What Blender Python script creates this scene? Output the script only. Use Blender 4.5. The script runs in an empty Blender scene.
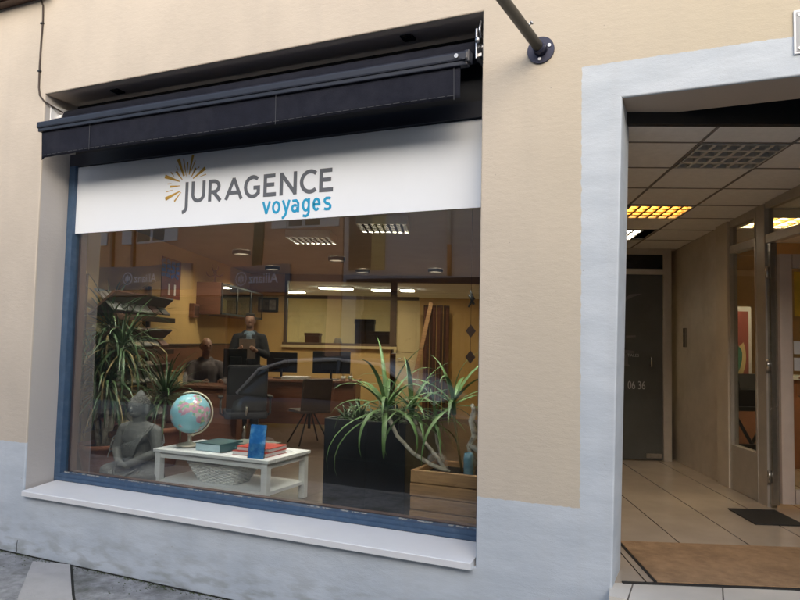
import bpy, bmesh, math, random
from mathutils import Vector, Matrix, Euler
random.seed(7)
PI = math.pi
S = bpy.context.scene
COL = S.collection
PHI = 0.371452          # the passage and the rooms stand about 21 degrees askew to the street front
CX, CY, CZ = 0.0, -4.0, 1.842
cP, sP = math.cos(PHI), math.sin(PHI)
def W(px, py, z):       # room axes -> world
    return Vector((CX + px*cP - py*sP, CY + px*sP + py*cP, z))

# ------------------------------------------------------------ materials
def mat(name, col, rough=.6, var=.1, scale=6, bump=0., bscale=80, metal=0., spec=.5, stretch=(1,1,1), detail=5, coat=0., emit=None, estr=0., blotch=None, blotch_scale=2., blotch_amt=.5):
    m = bpy.data.materials.new(name); m.use_nodes = True
    nt = m.node_tree; N = nt.nodes; L = nt.links
    b = N['Principled BSDF']
    b.inputs['Roughness'].default_value = rough; b.inputs['Metallic'].default_value = metal
    b.inputs['Specular IOR Level'].default_value = spec; b.inputs['Coat Weight'].default_value = coat
    tc = N.new('ShaderNodeTexCoord'); mp = N.new('ShaderNodeMapping'); mp.inputs['Scale'].default_value = stretch
    L.new(tc.outputs['Object'], mp.inputs['Vector'])
    nz = N.new('ShaderNodeTexNoise'); nz.inputs['Scale'].default_value = scale; nz.inputs['Detail'].default_value = detail; nz.inputs['Roughness'].default_value = .6
    L.new(mp.outputs[0], nz.inputs['Vector'])
    mx = N.new('ShaderNodeMix'); mx.data_type = 'RGBA'
    mx.inputs[6].default_value = (*[max(0, c*(1-var)) for c in col], 1); mx.inputs[7].default_value = (*[min(1, c*(1+var)) for c in col], 1)
    cr = N.new('ShaderNodeMapRange'); cr.inputs[1].default_value = .3; cr.inputs[2].default_value = .7
    L.new(nz.outputs[0], cr.inputs[0]); L.new(cr.outputs[0], mx.inputs[0])
    out = mx.outputs[2]
    if blotch:
        n2 = N.new('ShaderNodeTexNoise'); n2.inputs['Scale'].default_value = blotch_scale; n2.inputs['Detail'].default_value = 8; n2.inputs['Roughness'].default_value = .65
        L.new(mp.outputs[0], n2.inputs['Vector'])
        r2 = N.new('ShaderNodeMapRange'); r2.inputs[1].default_value = .48; r2.inputs[2].default_value = .68; r2.inputs[4].default_value = blotch_amt
        L.new(n2.outputs[0], r2.inputs[0])
        m2 = N.new('ShaderNodeMix'); m2.data_type = 'RGBA'; m2.inputs[7].default_value = (*blotch, 1)
        L.new(out, m2.inputs[6]); L.new(r2.outputs[0], m2.inputs[0]); out = m2.outputs[2]
    L.new(out, b.inputs['Base Color'])
    rr = N.new('ShaderNodeMapRange'); rr.inputs[3].default_value = max(0.02, rough-.06); rr.inputs[4].default_value = min(1, rough+.06)
    L.new(nz.outputs[0], rr.inputs[0]); L.new(rr.outputs[0], b.inputs['Roughness'])
    if bump:
        n3 = N.new('ShaderNodeTexNoise'); n3.inputs['Scale'].default_value = bscale; n3.inputs['Detail'].default_value = 4
        L.new(mp.outputs[0], n3.inputs['Vector'])
        bp = N.new('ShaderNodeBump'); bp.inputs['Strength'].default_value = bump; bp.inputs['Distance'].default_value = .01
        L.new(n3.outputs[0], bp.inputs['Height']); L.new(bp.outputs[0], b.inputs['Normal'])
    if emit:
        b.inputs['Emission Color'].default_value = (*emit, 1); b.inputs['Emission Strength'].default_value = estr
    return m

def M_math(nt, op, a, b, clamp=False):
    n = nt.nodes.new('ShaderNodeMath'); n.operation = op; n.use_clamp = clamp
    for i, v in enumerate((a, b)):
        if isinstance(v, (int, float)): n.inputs[i].default_value = v
        else: nt.links.new(v, n.inputs[i])
    return n.outputs[0]

def facade_material():
    m = mat('street_front_render', (.54, .485, .41), .85, .08, 1.3, 0)
    nt = m.node_tree; N = nt.nodes; L = nt.links; b = N['Principled BSDF']
    cream = b.inputs['Base Color'].links[0].from_socket
    tc = N.new('ShaderNodeTexCoord')
    nz = N.new('ShaderNodeTexNoise'); nz.inputs['Scale'].default_value = 22; nz.inputs['Detail'].default_value = 4
    L.new(tc.outputs['Object'], nz.inputs['Vector'])
    sep = N.new('ShaderNodeSeparateXYZ'); L.new(tc.outputs['Object'], sep.inputs[0])
    w = M_math(nt, 'MULTIPLY', M_math(nt, 'SUBTRACT', nz.outputs[0], .5), .022)
    X = M_math(nt, 'ADD', sep.outputs[0], w); Z = M_math(nt, 'ADD', sep.outputs[2], w); Y = sep.outputs[1]
    st = lambda v, t, k=250: M_math(nt, 'MULTIPLY', M_math(nt, 'SUBTRACT', v, t), k, True)
    plinth = M_math(nt, 'MULTIPLY', M_math(nt, 'SUBTRACT', .922, Z), 250, True)
    # painted surround of the passage: starts left of the jamb, as high as the lintel band
    sur = M_math(nt, 'MULTIPLY', st(X, -.676), M_math(nt, 'MULTIPLY', M_math(nt, 'SUBTRACT', 3.485, Z), 250, True))
    blue = M_math(nt, 'MAXIMUM', plinth, sur, True)
    # warmer, yellower coat between the shop window and the passage and above it
    yel = M_math(nt, 'MULTIPLY', M_math(nt, 'ADD', sep.outputs[0], 1.6), .55, True)
    my = N.new('ShaderNodeMix'); my.data_type = 'RGBA'; my.inputs[7].default_value = (.545, .485, .37, 1)
    L.new(cream, my.inputs[6]); L.new(yel, my.inputs[0])
    # blue-grey paint with brushed-over patches
    pn = N.new('ShaderNodeTexNoise'); pn.inputs['Scale'].default_value = 2.2; pn.inputs['Detail'].default_value = 6
    mp = N.new('ShaderNodeMapping'); mp.inputs['Scale'].default_value = (1, 1, 3.2); L.new(tc.outputs['Object'], mp.inputs[0]); L.new(mp.outputs[0], pn.inputs['Vector'])
    pr = N.new('ShaderNodeMapRange'); pr.inputs[1].default_value = .38; pr.inputs[2].default_value = .62; L.new(pn.outputs[0], pr.inputs[0])
    pc = N.new('ShaderNodeMix'); pc.data_type = 'RGBA'; pc.inputs[6].default_value = (.49, .55, .61, 1); pc.inputs[7].default_value = (.56, .62, .68, 1)
    L.new(pr.outputs[0], pc.inputs[0])
    mb = N.new('ShaderNodeMix'); mb.data_type = 'RGBA'; L.new(my.outputs[2], mb.inputs[6]); L.new(pc.outputs[2], mb.inputs[7]); L.new(blue, mb.inputs[0])
    # splash dirt along the pavement
    dn = N.new('ShaderNodeTexNoise'); dn.inputs['Scale'].default_value = 5; dn.inputs['Detail'].default_value = 9; L.new(mp.outputs[0], dn.inputs['Vector'])
    dz = M_math(nt, 'MULTIPLY', M_math(nt, 'SUBTRACT', .40, sep.outputs[2]), 2.6, True)
    dd = M_math(nt, 'MULTIPLY', M_math(nt, 'MULTIPLY', M_math(nt, 'SUBTRACT', dn.outputs[0], .46), 6, True), M_math(nt, 'MULTIPLY', dz, .5))
    md = N.new('ShaderNodeMix'); md.data_type = 'RGBA'; md.inputs[7].default_value = (.22, .23, .20, 1); L.new(mb.outputs[2], md.inputs[6]); L.new(dd, md.inputs[0])
    # rain streaks and faint greying on the coloured render
    m4 = N.new('ShaderNodeMapping'); m4.inputs['Scale'].default_value = (5.5, 5.5, .35); L.new(tc.outputs['Object'], m4.inputs[0])
    sn = N.new('ShaderNodeTexNoise'); sn.inputs['Scale'].default_value = 1; sn.inputs['Detail'].default_value = 6; L.new(m4.outputs[0], sn.inputs['Vector'])
    sf = M_math(nt, 'MULTIPLY', M_math(nt, 'MULTIPLY', M_math(nt, 'SUBTRACT', sn.outputs[0], .50), 5, True), .10)
    mk = N.new('ShaderNodeMix'); mk.data_type = 'RGBA'; mk.inputs[7].default_value = (.36, .34, .31, 1); L.new(md.outputs[2], mk.inputs[6]); L.new(sf, mk.inputs[0])
    vo = N.new('ShaderNodeTexVoronoi'); vo.inputs['Scale'].default_value = 6.5; L.new(tc.outputs['Object'], vo.inputs['Vector'])
    vf = M_math(nt, 'MULTIPLY', M_math(nt, 'SUBTRACT', .035, vo.outputs['Distance']), 60, True)
    mv = N.new('ShaderNodeMix'); mv.data_type = 'RGBA'; mv.inputs[7].default_value = (.26, .24, .21, 1); L.new(mk.outputs[2], mv.inputs[6]); L.new(M_math(nt, 'MULTIPLY', vf, .6), mv.inputs[0])
    md = mv
    # window reveal has its own grey paint (only inside the wall thickness)
    rev = M_math(nt, 'MULTIPLY', st(Y, .014, 400), M_math(nt, 'MULTIPLY', M_math(nt, 'SUBTRACT', -1.0, sep.outputs[0]), 50, True))
    mr = N.new('ShaderNodeMix'); mr.data_type = 'RGBA'; mr.inputs[7].default_value = (.50, .475, .455, 1); L.new(md.outputs[2], mr.inputs[6]); L.new(rev, mr.inputs[0])
    soffit_lift = M_math(nt, 'MULTIPLY', rev, st(sep.outputs[2], 3.93, 300))  # recess soffit colour lifted to stand in for bounced daylight
    mr2 = N.new('ShaderNodeMix'); mr2.data_type = 'RGBA'; mr2.inputs[7].default_value = (.80, .68, .57, 1); L.new(mr.outputs[2], mr2.inputs[6]); L.new(soffit_lift, mr2.inputs[0]); mr = mr2
    # the underside of the passage lintel was left cream
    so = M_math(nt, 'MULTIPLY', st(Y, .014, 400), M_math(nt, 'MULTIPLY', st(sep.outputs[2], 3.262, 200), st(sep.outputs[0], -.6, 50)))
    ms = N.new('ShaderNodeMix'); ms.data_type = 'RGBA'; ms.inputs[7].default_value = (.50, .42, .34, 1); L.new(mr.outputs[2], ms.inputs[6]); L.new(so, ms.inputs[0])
    L.new(ms.outputs[2], b.inputs['Base Color'])
    # trowelled render: long shallow horizontal ripples and grains
    m3 = N.new('ShaderNodeMapping'); m3.inputs['Scale'].default_value = (14, 14, 34); L.new(tc.outputs['Object'], m3.inputs[0])
    b1 = N.new('ShaderNodeTexNoise'); b1.inputs['Scale'].default_value = 1; b1.inputs['Detail'].default_value = 7; b1.inputs['Roughness'].default_value = .62; L.new(m3.outputs[0], b1.inputs['Vector'])
    b2 = N.new('ShaderNodeTexNoise'); b2.inputs['Scale'].default_value = 150; b2.inputs['Detail'].default_value = 3; L.new(tc.outputs['Object'], b2.inputs['Vector'])
    hh = M_math(nt, 'ADD', b1.outputs[0], M_math(nt, 'MULTIPLY', b2.outputs[0], .35))
    bp = N.new('ShaderNodeBump'); bp.inputs['Strength'].default_value = .27; bp.inputs['Distance'].default_value = .010
    L.new(hh, bp.inputs['Height']); L.new(bp.outputs[0], b.inputs['Normal'])
    return m

def glass_material(name, tint=(.93, .96, .95), gain=1.9, smooth=0.0):
    m = bpy.data.materials.new(name); m.use_nodes = True
    nt = m.node_tree; N = nt.nodes; L = nt.links
    N.remove(N['Principled BSDF'])
    tr = N.new('ShaderNodeBsdfTransparent'); tr.inputs[0].default_value = (*tint, 1)
    gl = N.new('ShaderNodeBsdfGlossy'); gl.inputs['Roughness'].default_value = smooth
    fr = N.new('ShaderNodeFresnel'); fr.inputs['IOR'].default_value = 1.5
    # very slight float-glass waviness
    tc = N.new('ShaderNodeTexCoord'); nz = N.new('ShaderNodeTexNoise'); nz.inputs['Scale'].default_value = .9; nz.inputs['Detail'].default_value = 1
    L.new(tc.outputs['Object'], nz.inputs['Vector'])
    bp = N.new('ShaderNodeBump'); bp.inputs['Strength'].default_value = .06; bp.inputs['Distance'].default_value = .05
    L.new(nz.outputs[0], bp.inputs['Height']); L.new(bp.outputs[0], gl.inputs['Normal'])
    f = M_math(nt, 'MULTIPLY', fr.outputs[0], gain, True)
    geo = N.new('ShaderNodeNewGeometry')
    f = M_math(nt, 'MULTIPLY', f, M_math(nt, 'SUBTRACT', 1, geo.outputs['Backfacing']))   # only the outer side of each sheet mirrors
    mx = N.new('ShaderNodeMixShader'); L.new(f, mx.inputs[0]); L.new(tr.outputs[0], mx.inputs[1]); L.new(gl.outputs[0], mx.inputs[2])
    L.new(mx.outputs[0], N['Material Output'].inputs['Surface'])
    return m

def tile_material(name, c1, c2, size, offset=(0, 0), rough=.3, mortar=(.12, .1, .08), msize=.006, grout_bump=.3):
    m = mat(name, c1, rough, .06, 3)
    nt = m.node_tree; N = nt.nodes; L = nt.links; b = N['Principled BSDF']
    base = b.inputs['Base Color'].links[0].from_socket
    tc = N.new('ShaderNodeTexCoord'); mp = N.new('ShaderNodeMapping'); mp.inputs['Location'].default_value = (offset[0], offset[1], 0)
    L.new(tc.outputs['Object'], mp.inputs[0])
    br = N.new('ShaderNodeTexBrick'); br.offset = 0; br.squash = 1
    br.inputs['Scale'].default_value = 1; br.inputs['Brick Width'].default_value = size[0]; br.inputs['Row Height'].default_value = size[1]
    br.inputs['Mortar Size'].default_value = msize; br.inputs['Mortar Smooth'].default_value = .1; br.inputs['Bias'].default_value = 0
    br.inputs['Color1'].default_value = (*c1, 1); br.inputs['Color2'].default_value = (*c2, 1); br.inputs['Mortar'].default_value = (*mortar, 1)
    L.new(mp.outputs[0], br.inputs['Vector'])
    mx = N.new('ShaderNodeMix'); mx.data_type = 'RGBA'; mx.blend_type = 'MULTIPLY'; mx.inputs[0].default_value = 1
    nz = N.new('ShaderNodeTexNoise'); nz.inputs['Scale'].default_value = 2.5; nz.inputs['Detail'].default_value = 8; L.new(tc.outputs['Object'], nz.inputs['Vector'])
    rp = N.new('ShaderNodeMapRange'); rp.inputs[1].default_value = .3; rp.inputs[2].default_value = .7; rp.inputs[3].default_value = .82; rp.inputs[4].default_value = 1.05
    L.new(nz.outputs[0], rp.inputs[0])
    cc = N.new('ShaderNodeCombineColor')
    for i in range(3): L.new(rp.outputs[0], cc.inputs[i])
    L.new(br.outputs[0], mx.inputs[6]); L.new(cc.outputs[0], mx.inputs[7])
    L.new(mx.outputs[2], b.inputs['Base Color'])
    return m

# ------------------------------------------------------------ mesh builder
class MB:
    def __init__(s): s.bm = bmesh.new(); s.smooth = []
    def box(s, c, d, rz=0, rx=0, ry=0, bev=0, mi=0):
        r = bmesh.ops.create_cube(s.bm, size=1)
        vs = r['verts']
        bmesh.ops.scale(s.bm, vec=d, verts=vs)
        if bev:
            es = list({e for v in vs for e in v.link_edges})
            g = bmesh.ops.bevel(s.bm, geom=es, offset=bev, segments=2, profile=.6, affect='EDGES')
            vs = list({v for f in g['faces'] for v in f.verts} | {v for v in vs if v.is_valid})
            # all verts of this island
            seen = set(vs); st = list(vs)
            while st:
                v = st.pop()
                for e in v.link_edges:
                    o = e.other_vert(v)
                    if o not in seen: seen.add(o); st.append(o)
            vs = list(seen)
        if rx or ry or rz: bmesh.ops.rotate(s.bm, cent=(0, 0, 0), matrix=Euler((rx, ry, rz)).to_matrix(), verts=vs)
        bmesh.ops.translate(s.bm, vec=c, verts=vs)
        if mi:
            for f in {f for v in vs for f in v.link_faces}: f.material_index = mi
        return s
    def span(s, a, b, bev=0, mi=0):
        return s.box([(a[i]+b[i])/2 for i in range(3)], [abs(b[i]-a[i]) for i in range(3)], bev=bev, mi=mi)
    def tube(s, pts, r, n=8, cap=True, smooth=True):
        pts = [Vector(p) for p in pts]; rs = r if isinstance(r, (list, tuple)) else [r]*len(pts)
        rings = []; up = None
        for i, p in enumerate(pts):
            t = (pts[min(i+1, len(pts)-1)] - pts[max(i-1, 0)]).normalized()
            if up is None: up = Vector((0, 0, 1)) if abs(t.z) < .9 else Vector((1, 0, 0))
            u = t.cross(up).normalized(); v = u.cross(t).normalized(); up = v
            rings.append([s.bm.verts.new(p + (u*math.cos(a) + v*math.sin(a))*rs[i]) for a in [2*PI*k/n for k in range(n)]])
        for i in range(len(rings)-1):
            for k in range(n):
                f = s.bm.faces.new((rings[i][k], rings[i][(k+1) % n], rings[i+1][(k+1) % n], rings[i+1][k])); f.smooth = smooth
        if cap:
            s.bm.faces.new(rings[0][::-1]); s.bm.faces.new(rings[-1])
        return s
    def lathe(s, prof, c=(0, 0, 0), n=24, smooth=True, cap=True):
        rings = []
        for r, z in prof:
            rings.append([s.bm.verts.new((c[0]+max(r, .0004)*math.cos(2*PI*k/n), c[1]+max(r, .0004)*math.sin(2*PI*k/n), c[2]+z)) for k in range(n)])
        for i in range(len(rings)-1):
            for k in range(n):
                f = s.bm.faces.new((rings[i][k], rings[i][(k+1) % n], rings[i+1][(k+1) % n], rings[i+1][k])); f.smooth = smooth
        if cap: s.bm.faces.new(rings[0][::-1]); s.bm.faces.new(rings[-1])
        return s
    def ell(s, c, r, seg=16, rot=None):
        g = bmesh.ops.create_uvsphere(s.bm, u_segments=seg, v_segments=max(6, seg*3//4), radius=1)
        vs = g['verts']; bmesh.ops.scale(s.bm, vec=r, verts=vs)
        if rot: bmesh.ops.rotate(s.bm, cent=(0, 0, 0), matrix=Euler(rot).to_matrix(), verts=vs)
        bmesh.ops.translate(s.bm, vec=c, verts=vs)
        for f in {f for v in vs for f in v.link_faces}: f.smooth = True
        return s
    def cap(s, a, b, ra, rb, n=12):     # tapered limb with round ends
        a = Vector(a); b = Vector(b); d = (b-a).normalized(); pts = []; rs = []
        for k in range(4): t = PI/2*(1-k/4); pts.append(a - d*ra*math.sin(t)); rs.append(max(ra*math.cos(t), .001))
        pts += [a, b]; rs += [ra, rb]
        for k in range(1, 5): t = PI/2*k/4; pts.append(b + d*rb*math.sin(t)); rs.append(max(rb*math.cos(t), .001))
        return s.tube(pts, rs, n)
    def prism(s, poly, y0, y1, mi=0):     # polygon in x,z extruded along y
        a = [s.bm.verts.new((p[0], y0, p[1])) for p in poly]; b = [s.bm.verts.new((p[0], y1, p[1])) for p in poly]
        fs = [s.bm.faces.new(a), s.bm.faces.new(b[::-1])]
        for i in range(len(poly)):
            j = (i+1) % len(poly); fs.append(s.bm.faces.new((a[i], b[i], b[j], a[j])))
        for f in fs: f.material_index = mi
        return s
    def flat(s, poly, z0, z1):            # polygon in x,y extruded along z
        a = [s.bm.verts.new((p[0], p[1], z0)) for p in poly]; b = [s.bm.verts.new((p[0], p[1], z1)) for p in poly]
        s.bm.faces.new(a); s.bm.faces.new(b[::-1])
        for i in range(len(poly)):
            j = (i+1) % len(poly); s.bm.faces.new((a[i], b[i], b[j], a[j]))
        return s
    def leaf(s, base, az, el, L, w, droop, n=7, mi=0, twist=0):
        p = Vector(base); rows = []
        side = Vector((-math.sin(az), math.cos(az), 0))
        for i in range(n+1):
            t = i/n
            ww = w*min(1, .55+1.8*t)*(1-t**2.2) + .0012
            d = Vector((math.cos(az)*math.cos(el), math.sin(az)*math.cos(el), math.sin(el)))
            nn = side.cross(d)
            sd = (side*math.cos(twist*t) + nn*math.sin(twist*t))
            rows.append((p.copy() - sd*ww*.5, p.copy() - nn*ww*.16, p.copy() + sd*ww*.5))
            p += d*(L/n); el -= droop/n*(.4+1.2*t)
        vs = [[s.bm.verts.new(q) for q in r] for r in rows]
        for i in range(n):
            for k in range(2):
                f = s.bm.faces.new((vs[i][k], vs[i][k+1], vs[i+1][k+1], vs[i+1][k])); f.smooth = True; f.material_index = mi
        return s
    def stroke(s, pts, w, y0, y1, closed=False):   # thick polyline in x,z as one ribbon
        P = [Vector((p[0], p[1])) for p in pts]; n = len(P); Lf = []; Rt = []
        for i in range(n):
            a = P[(i-1) % n] if (closed or i > 0) else None; b = P[(i+1) % n] if (closed or i < n-1) else None
            if a is None: d = (b-P[i]).normalized(); nrm = Vector((-d.y, d.x)); k = 1
            elif b is None: d = (P[i]-a).normalized(); nrm = Vector((-d.y, d.x)); k = 1
            else:
                d1 = (P[i]-a).normalized(); d2 = (b-P[i]).normalized(); d = (d1+d2).normalized(); nrm = Vector((-d.y, d.x)); k = 1/max(.4, nrm.dot(Vector((-d1.y, d1.x))))
            Lf.append(P[i]+nrm*w/2*k); Rt.append(P[i]-nrm*w/2*k)
        f0 = [[s.bm.verts.new((q.x, y, q.y)) for q in S_] for y in (y0, y1) for S_ in (Lf, Rt)]
        a, b, c, d = f0; m = n if closed else n-1
        for i in range(m):
            j = (i+1) % n
            for q in ((a[i], a[j], b[j], b[i]), (c[i], d[i], d[j], c[j]), (a[i], c[i], c[j], a[j]), (b[i], b[j], d[j], d[i])): s.bm.faces.new(q)
        if not closed:
            for i in (0, n-1): s.bm.faces.new((a[i], b[i], d[i], c[i]))
        return s
    def build(s, name, mats, parent=None, recalc=True, loc=None):
        if recalc: bmesh.ops.recalc_face_normals(s.bm, faces=s.bm.faces)
        me = bpy.data.meshes.new(name); s.bm.to_mesh(me); s.bm.free()
        for m in (mats if isinstance(mats, (list, tuple)) else [mats]): me.materials.append(m)
        o = bpy.data.objects.new(name, me); COL.objects.link(o)
        if parent: o.parent = parent
        if loc: o.location = loc
        return o

def thing(name, label, cat, loc=(0, 0, 0), rz=0, group=None):
    o = bpy.data.objects.new(name, None); COL.objects.link(o); o.location = loc; o.rotation_euler = (0, 0, rz); o.empty_display_size = .1
    o['label'] = label; o['category'] = cat
    if group: o['group'] = group
    return o
def room(name, label, cat, px, py, z, rz=0, group=None): return thing(name, label, cat, W(px, py, z), PHI+rz, group)
def tag(o, label, cat, group=None):
    o['label'] = label; o['category'] = cat
    if group: o['group'] = group
    return o
def struct(o): o['kind'] = 'structure'; return o
def copytree(o, label, loc, rot=None, parent=None):
    c = o.copy(); COL.objects.link(c)
    if parent is None:
        c.location = loc
        if rot is not None: c.rotation_euler = (0, 0, rot)
        if label: c['label'] = label
    else: c.parent = parent
    for ch in [x for x in list(COL.objects) if x.parent == o]: copytree(ch, None, None, None, c)
    return c
def remesh(o, v, it=4):
    m = o.modifiers.new('r', 'REMESH'); m.mode = 'VOXEL'; m.voxel_size = v; m.use_smooth_shade = True
    s = o.modifiers.new('s', 'SMOOTH'); s.iterations = it; s.factor = .5
    return o

# ------------------------------------------------------------ palette
m_front = facade_material()
m_sill = mat('white_sill_paint', (.76, .78, .80), .35, .03, 4)
m_blue = mat('blue_frame_paint', (.045, .09, .165), .45, .12, 9, .05, 120, blotch=(.12, .17, .25), blotch_scale=14, blotch_amt=.35)
m_navy = mat('navy_awning_cloth', (.012, .014, .024), .9, .15, 12, .25, 260, spec=.2, blotch=(.022, .024, .034), blotch_scale=3, blotch_amt=.6)
m_navyrail = mat('navy_awning_rail', (.016, .020, .032), .45, .1, 8)
m_dark = mat('dark_box_metal', (.010, .011, .014), .5, .15, 6)
m_steel = mat('galvanised_steel', (.45, .46, .48), .35, .12, 20, metal=.9)
m_banner = mat('white_banner_vinyl', (.80, .86, .93), .5, .015, 2)
m_lgrey = mat('lettering_grey', (.12, .135, .16), .5, .05, 5)
m_lcyan = mat('lettering_cyan', (.015, .33, .60), .5, .04, 5)
m_gold = mat('sunburst_gold', (.48, .29, .04), .5, .35, 6)
m_olivep = mat('olive_grey_pole_paint', (.055, .052, .042), .45, .15, 12)
m_flange = mat('dark_violet_steel', (.03, .032, .06), .4, .2, 18, metal=.3)
m_white = mat('white_lacquer', (.80, .81, .82), .35, .04, 6)
m_cable = mat('brown_cable', (.05, .035, .028), .6, .1, 10)
m_glass = glass_material('shop_window_glass', gain=5.2)
m_glass2 = glass_material('door_glass', (.86, .88, .86), gain=2.0)
m_ceil = mat('mineral_ceiling_tile', (.82, .80, .77), .9, .05, 20, .2, 160)
m_grid = mat('ceiling_grid_metal', (.20, .18, .165), .6, .1, 8)
m_yellow = mat('ochre_wall_paint', (.66, .44, .17), .8, .06, 2)
m_cream = mat('cream_wall_paint', (.70, .56, .30), .8, .05, 2)
m_brownwall = mat('brown_marble_cladding', (.56, .51, .45), .35, .10, 4, blotch=(.42, .36, .30), blotch_scale=3, blotch_amt=.6)
m_alu = mat('bronze_grey_aluminium', (.46, .43, .39), .4, .08, 10, metal=.35)
m_aluL = mat('pale_pillar_stone', (.54, .49, .42), .5, .08, 5)
m_pinkalu = mat('pale_rose_door_frame', (.62, .53, .47), .45, .06, 8)
m_blackglass = mat('black_backed_glass', (.012, .014, .014), .12, .2, 3)
m_pvc = mat('black_rubber', (.015, .015, .015), .75, .2, 30)
m_coir = mat('tan_coir_mat', (.36, .23, .125), .95, .18, 14, .8, 220, blotch=(.19, .115, .06), blotch_scale=3, blotch_amt=.7)
m_woodred = mat('reddish_desk_veneer', (.19, .078, .045), .4, .18, 3, stretch=(1, 8, 8))
m_wooddark = mat('dark_stained_wood', (.075, .035, .022), .45, .25, 4, stretch=(6, 6, 1))
m_pine = mat('honey_pine', (.46, .26, .12), .6, .2, 3, .25, 30, stretch=(1.2, 10, 14), blotch=(.20, .10, .045), blotch_scale=4, blotch_amt=.5)
m_black = mat('black_plastic', (.012, .012, .014), .4, .2, 10)
m_blackfab = mat('black_upholstery', (.011, .011, .014), .85, .2, 20, .3, 200)
m_brownfab = mat('brown_leatherette', (.045, .026, .02), .6, .2, 12)
m_terra = mat('terracotta', (.30, .11, .055), .75, .15, 8, .2, 60, blotch=(.36, .22, .16), blotch_scale=5, blotch_amt=.5)
m_soil = mat('potting_soil', (.03, .02, .014), .95, .3, 40, .8, 60)
m_leafA = mat('yucca_leaf', (.12, .21, .07), .45, .35, 9, spec=.4)
m_leafB = mat('palm_leaf_dark', (.055, .095, .04), .45, .4, 9, spec=.4)
m_leafC = mat('dry_leaf', (.23, .17, .07), .7, .3, 9)
m_cane = mat('pale_yucca_cane', (.60, .55, .46), .8, .25, 20, .6, 60, blotch=(.12, .09, .06), blotch_scale=18, blotch_amt=.8)
m_stone = mat('grey_cast_stone', (.13, .132, .127), .75, .2, 14, .35, 70, blotch=(.20, .20, .19), blotch_scale=9, blotch_amt=.6)
m_skin = mat('skin', (.27, .15, .11), .55, .08, 10)
m_paper = mat('white_paper', (.72, .72, .72), .6, .03, 5)
m_red = mat('red_cover', (.45, .035, .02), .4, .1, 6)
m_chrome = mat('brushed_metal', (.45, .44, .42), .25, .08, 20, metal=.9)

# ------------------------------------------------------------ world, light, camera
wd = bpy.data.worlds.new('World'); S.world = wd; wd.use_nodes = True
nt = wd.node_tree; bg = nt.nodes['Background']
sky = nt.nodes.new('ShaderNodeTexSky'); sky.sky_type = 'NISHITA'; sky.sun_disc = False
SUN_EL, SUN_AZ = math.radians(26), math.radians(158)   # azimuth from +Y clockwise: behind the camera
sky.sun_elevation = SUN_EL; sky.sun_rotation = SUN_AZ; sky.air_density = 1.0; sky.dust_density = 3.0; sky.ozone_density = 1
nt.links.new(sky.outputs[0], bg.inputs[0]); bg.inputs[1].default_value = .15
sl = bpy.data.lights.new('sun', 'SUN'); sl.energy = .5; sl.angle = math.radians(70); sl.color = (1, .95, .88)
so = bpy.data.objects.new('sun', sl); COL.objects.link(so)
d = Vector((math.sin(SUN_AZ)*math.cos(SUN_EL), math.cos(SUN_AZ)*math.cos(SUN_EL), math.sin(SUN_EL)))
so.rotation_euler = d.to_track_quat('Z', 'Y').to_euler()
cam = bpy.data.cameras.new('camera'); co = bpy.data.objects.new('camera', cam); COL.objects.link(co)
R = ((0.91043225, 0.41312216, 0.02105218), (-0.00626517, 0.06465815, -0.99788780), (-0.41361076, 0.90837735, 0.06145515))
co.matrix_world = Matrix(((R[0][0], -R[1][0], -R[2][0], CX), (R[0][1], -R[1][1], -R[2][1], CY), (R[0][2], -R[1][2], -R[2][2], CZ), (0, 0, 0, 1)))
cam.sensor_width = 36; cam.lens = 36*680/800; cam.clip_end = 2000; cam.clip_start = .05
S.camera = co
S.view_settings.view_transform = 'Standard'; S.view_settings.look = 'None'; S.view_settings.gamma = 1; S.view_settings.exposure = 1.15
S.render.engine = 'CYCLES'
S.cycles.use_denoising = True; S.cycles.max_bounces = 12; S.cycles.transparent_max_bounces = 16; S.cycles.diffuse_bounces = 7; S.cycles.caustics_reflective = False; S.cycles.sample_clamp_indirect = 6
FL, FI = .509, .455     # passage floor, shop floor
CEI = 3.07
# ------------------------------------------------------------ street
def ground_material():
    m = mat('worn_asphalt_pavement', (.30, .305, .31), .9, .3, 14, 1.0, 90, blotch=(.085, .09, .07), blotch_scale=2.6, blotch_amt=.85)
    return m
m_pave = ground_material()
m_road = mat('road_asphalt', (.055, .055, .058), .9, .2, 12, .5, 150)
m_kerb = mat('kerb_stone', (.27, .27, .26), .8, .12, 6, .3, 60)
b = MB(); b.flat([(-300, -300), (300, -300), (300, 300), (-300, 300)], -.2, -.16); struct(b.build('ground', m_road))
b = MB(); b.span((-60, -8.0, -.158), (60, -3.0, -.12)); struct(b.build('road', m_road))
b = MB(); b.span((-60, -2.98, -.155), (60, .18, 0)); struct(b.build('pavement', m_pave))
b = MB(); b.span((-60, -3.1, -.155), (60, -2.98, .004), bev=.01); struct(b.build('kerb', m_kerb))
b = MB(); b.span((-60, -9.98, -.155), (60, -8.12, -.01)); b.span((-60, -8.12, -.155), (60, -8.0, -.006)); struct(b.build('far_pavement', m_kerb))
m_slab = mat('pale_concrete_slab', (.42, .41, .40), .85, .08, 6, .3, 90, blotch=(.22, .22, .2), blotch_scale=3, blotch_amt=.5)
b = MB()
b.flat([(-4.98, -.105), (-4.80, -.055), (-4.66, -.018), (-4.11, -.46), (-3.60, -.85), (-3.86, -1.12), (-4.42, -.64)], .001, .014)
struct(b.build('concrete_patch', m_slab))
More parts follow.
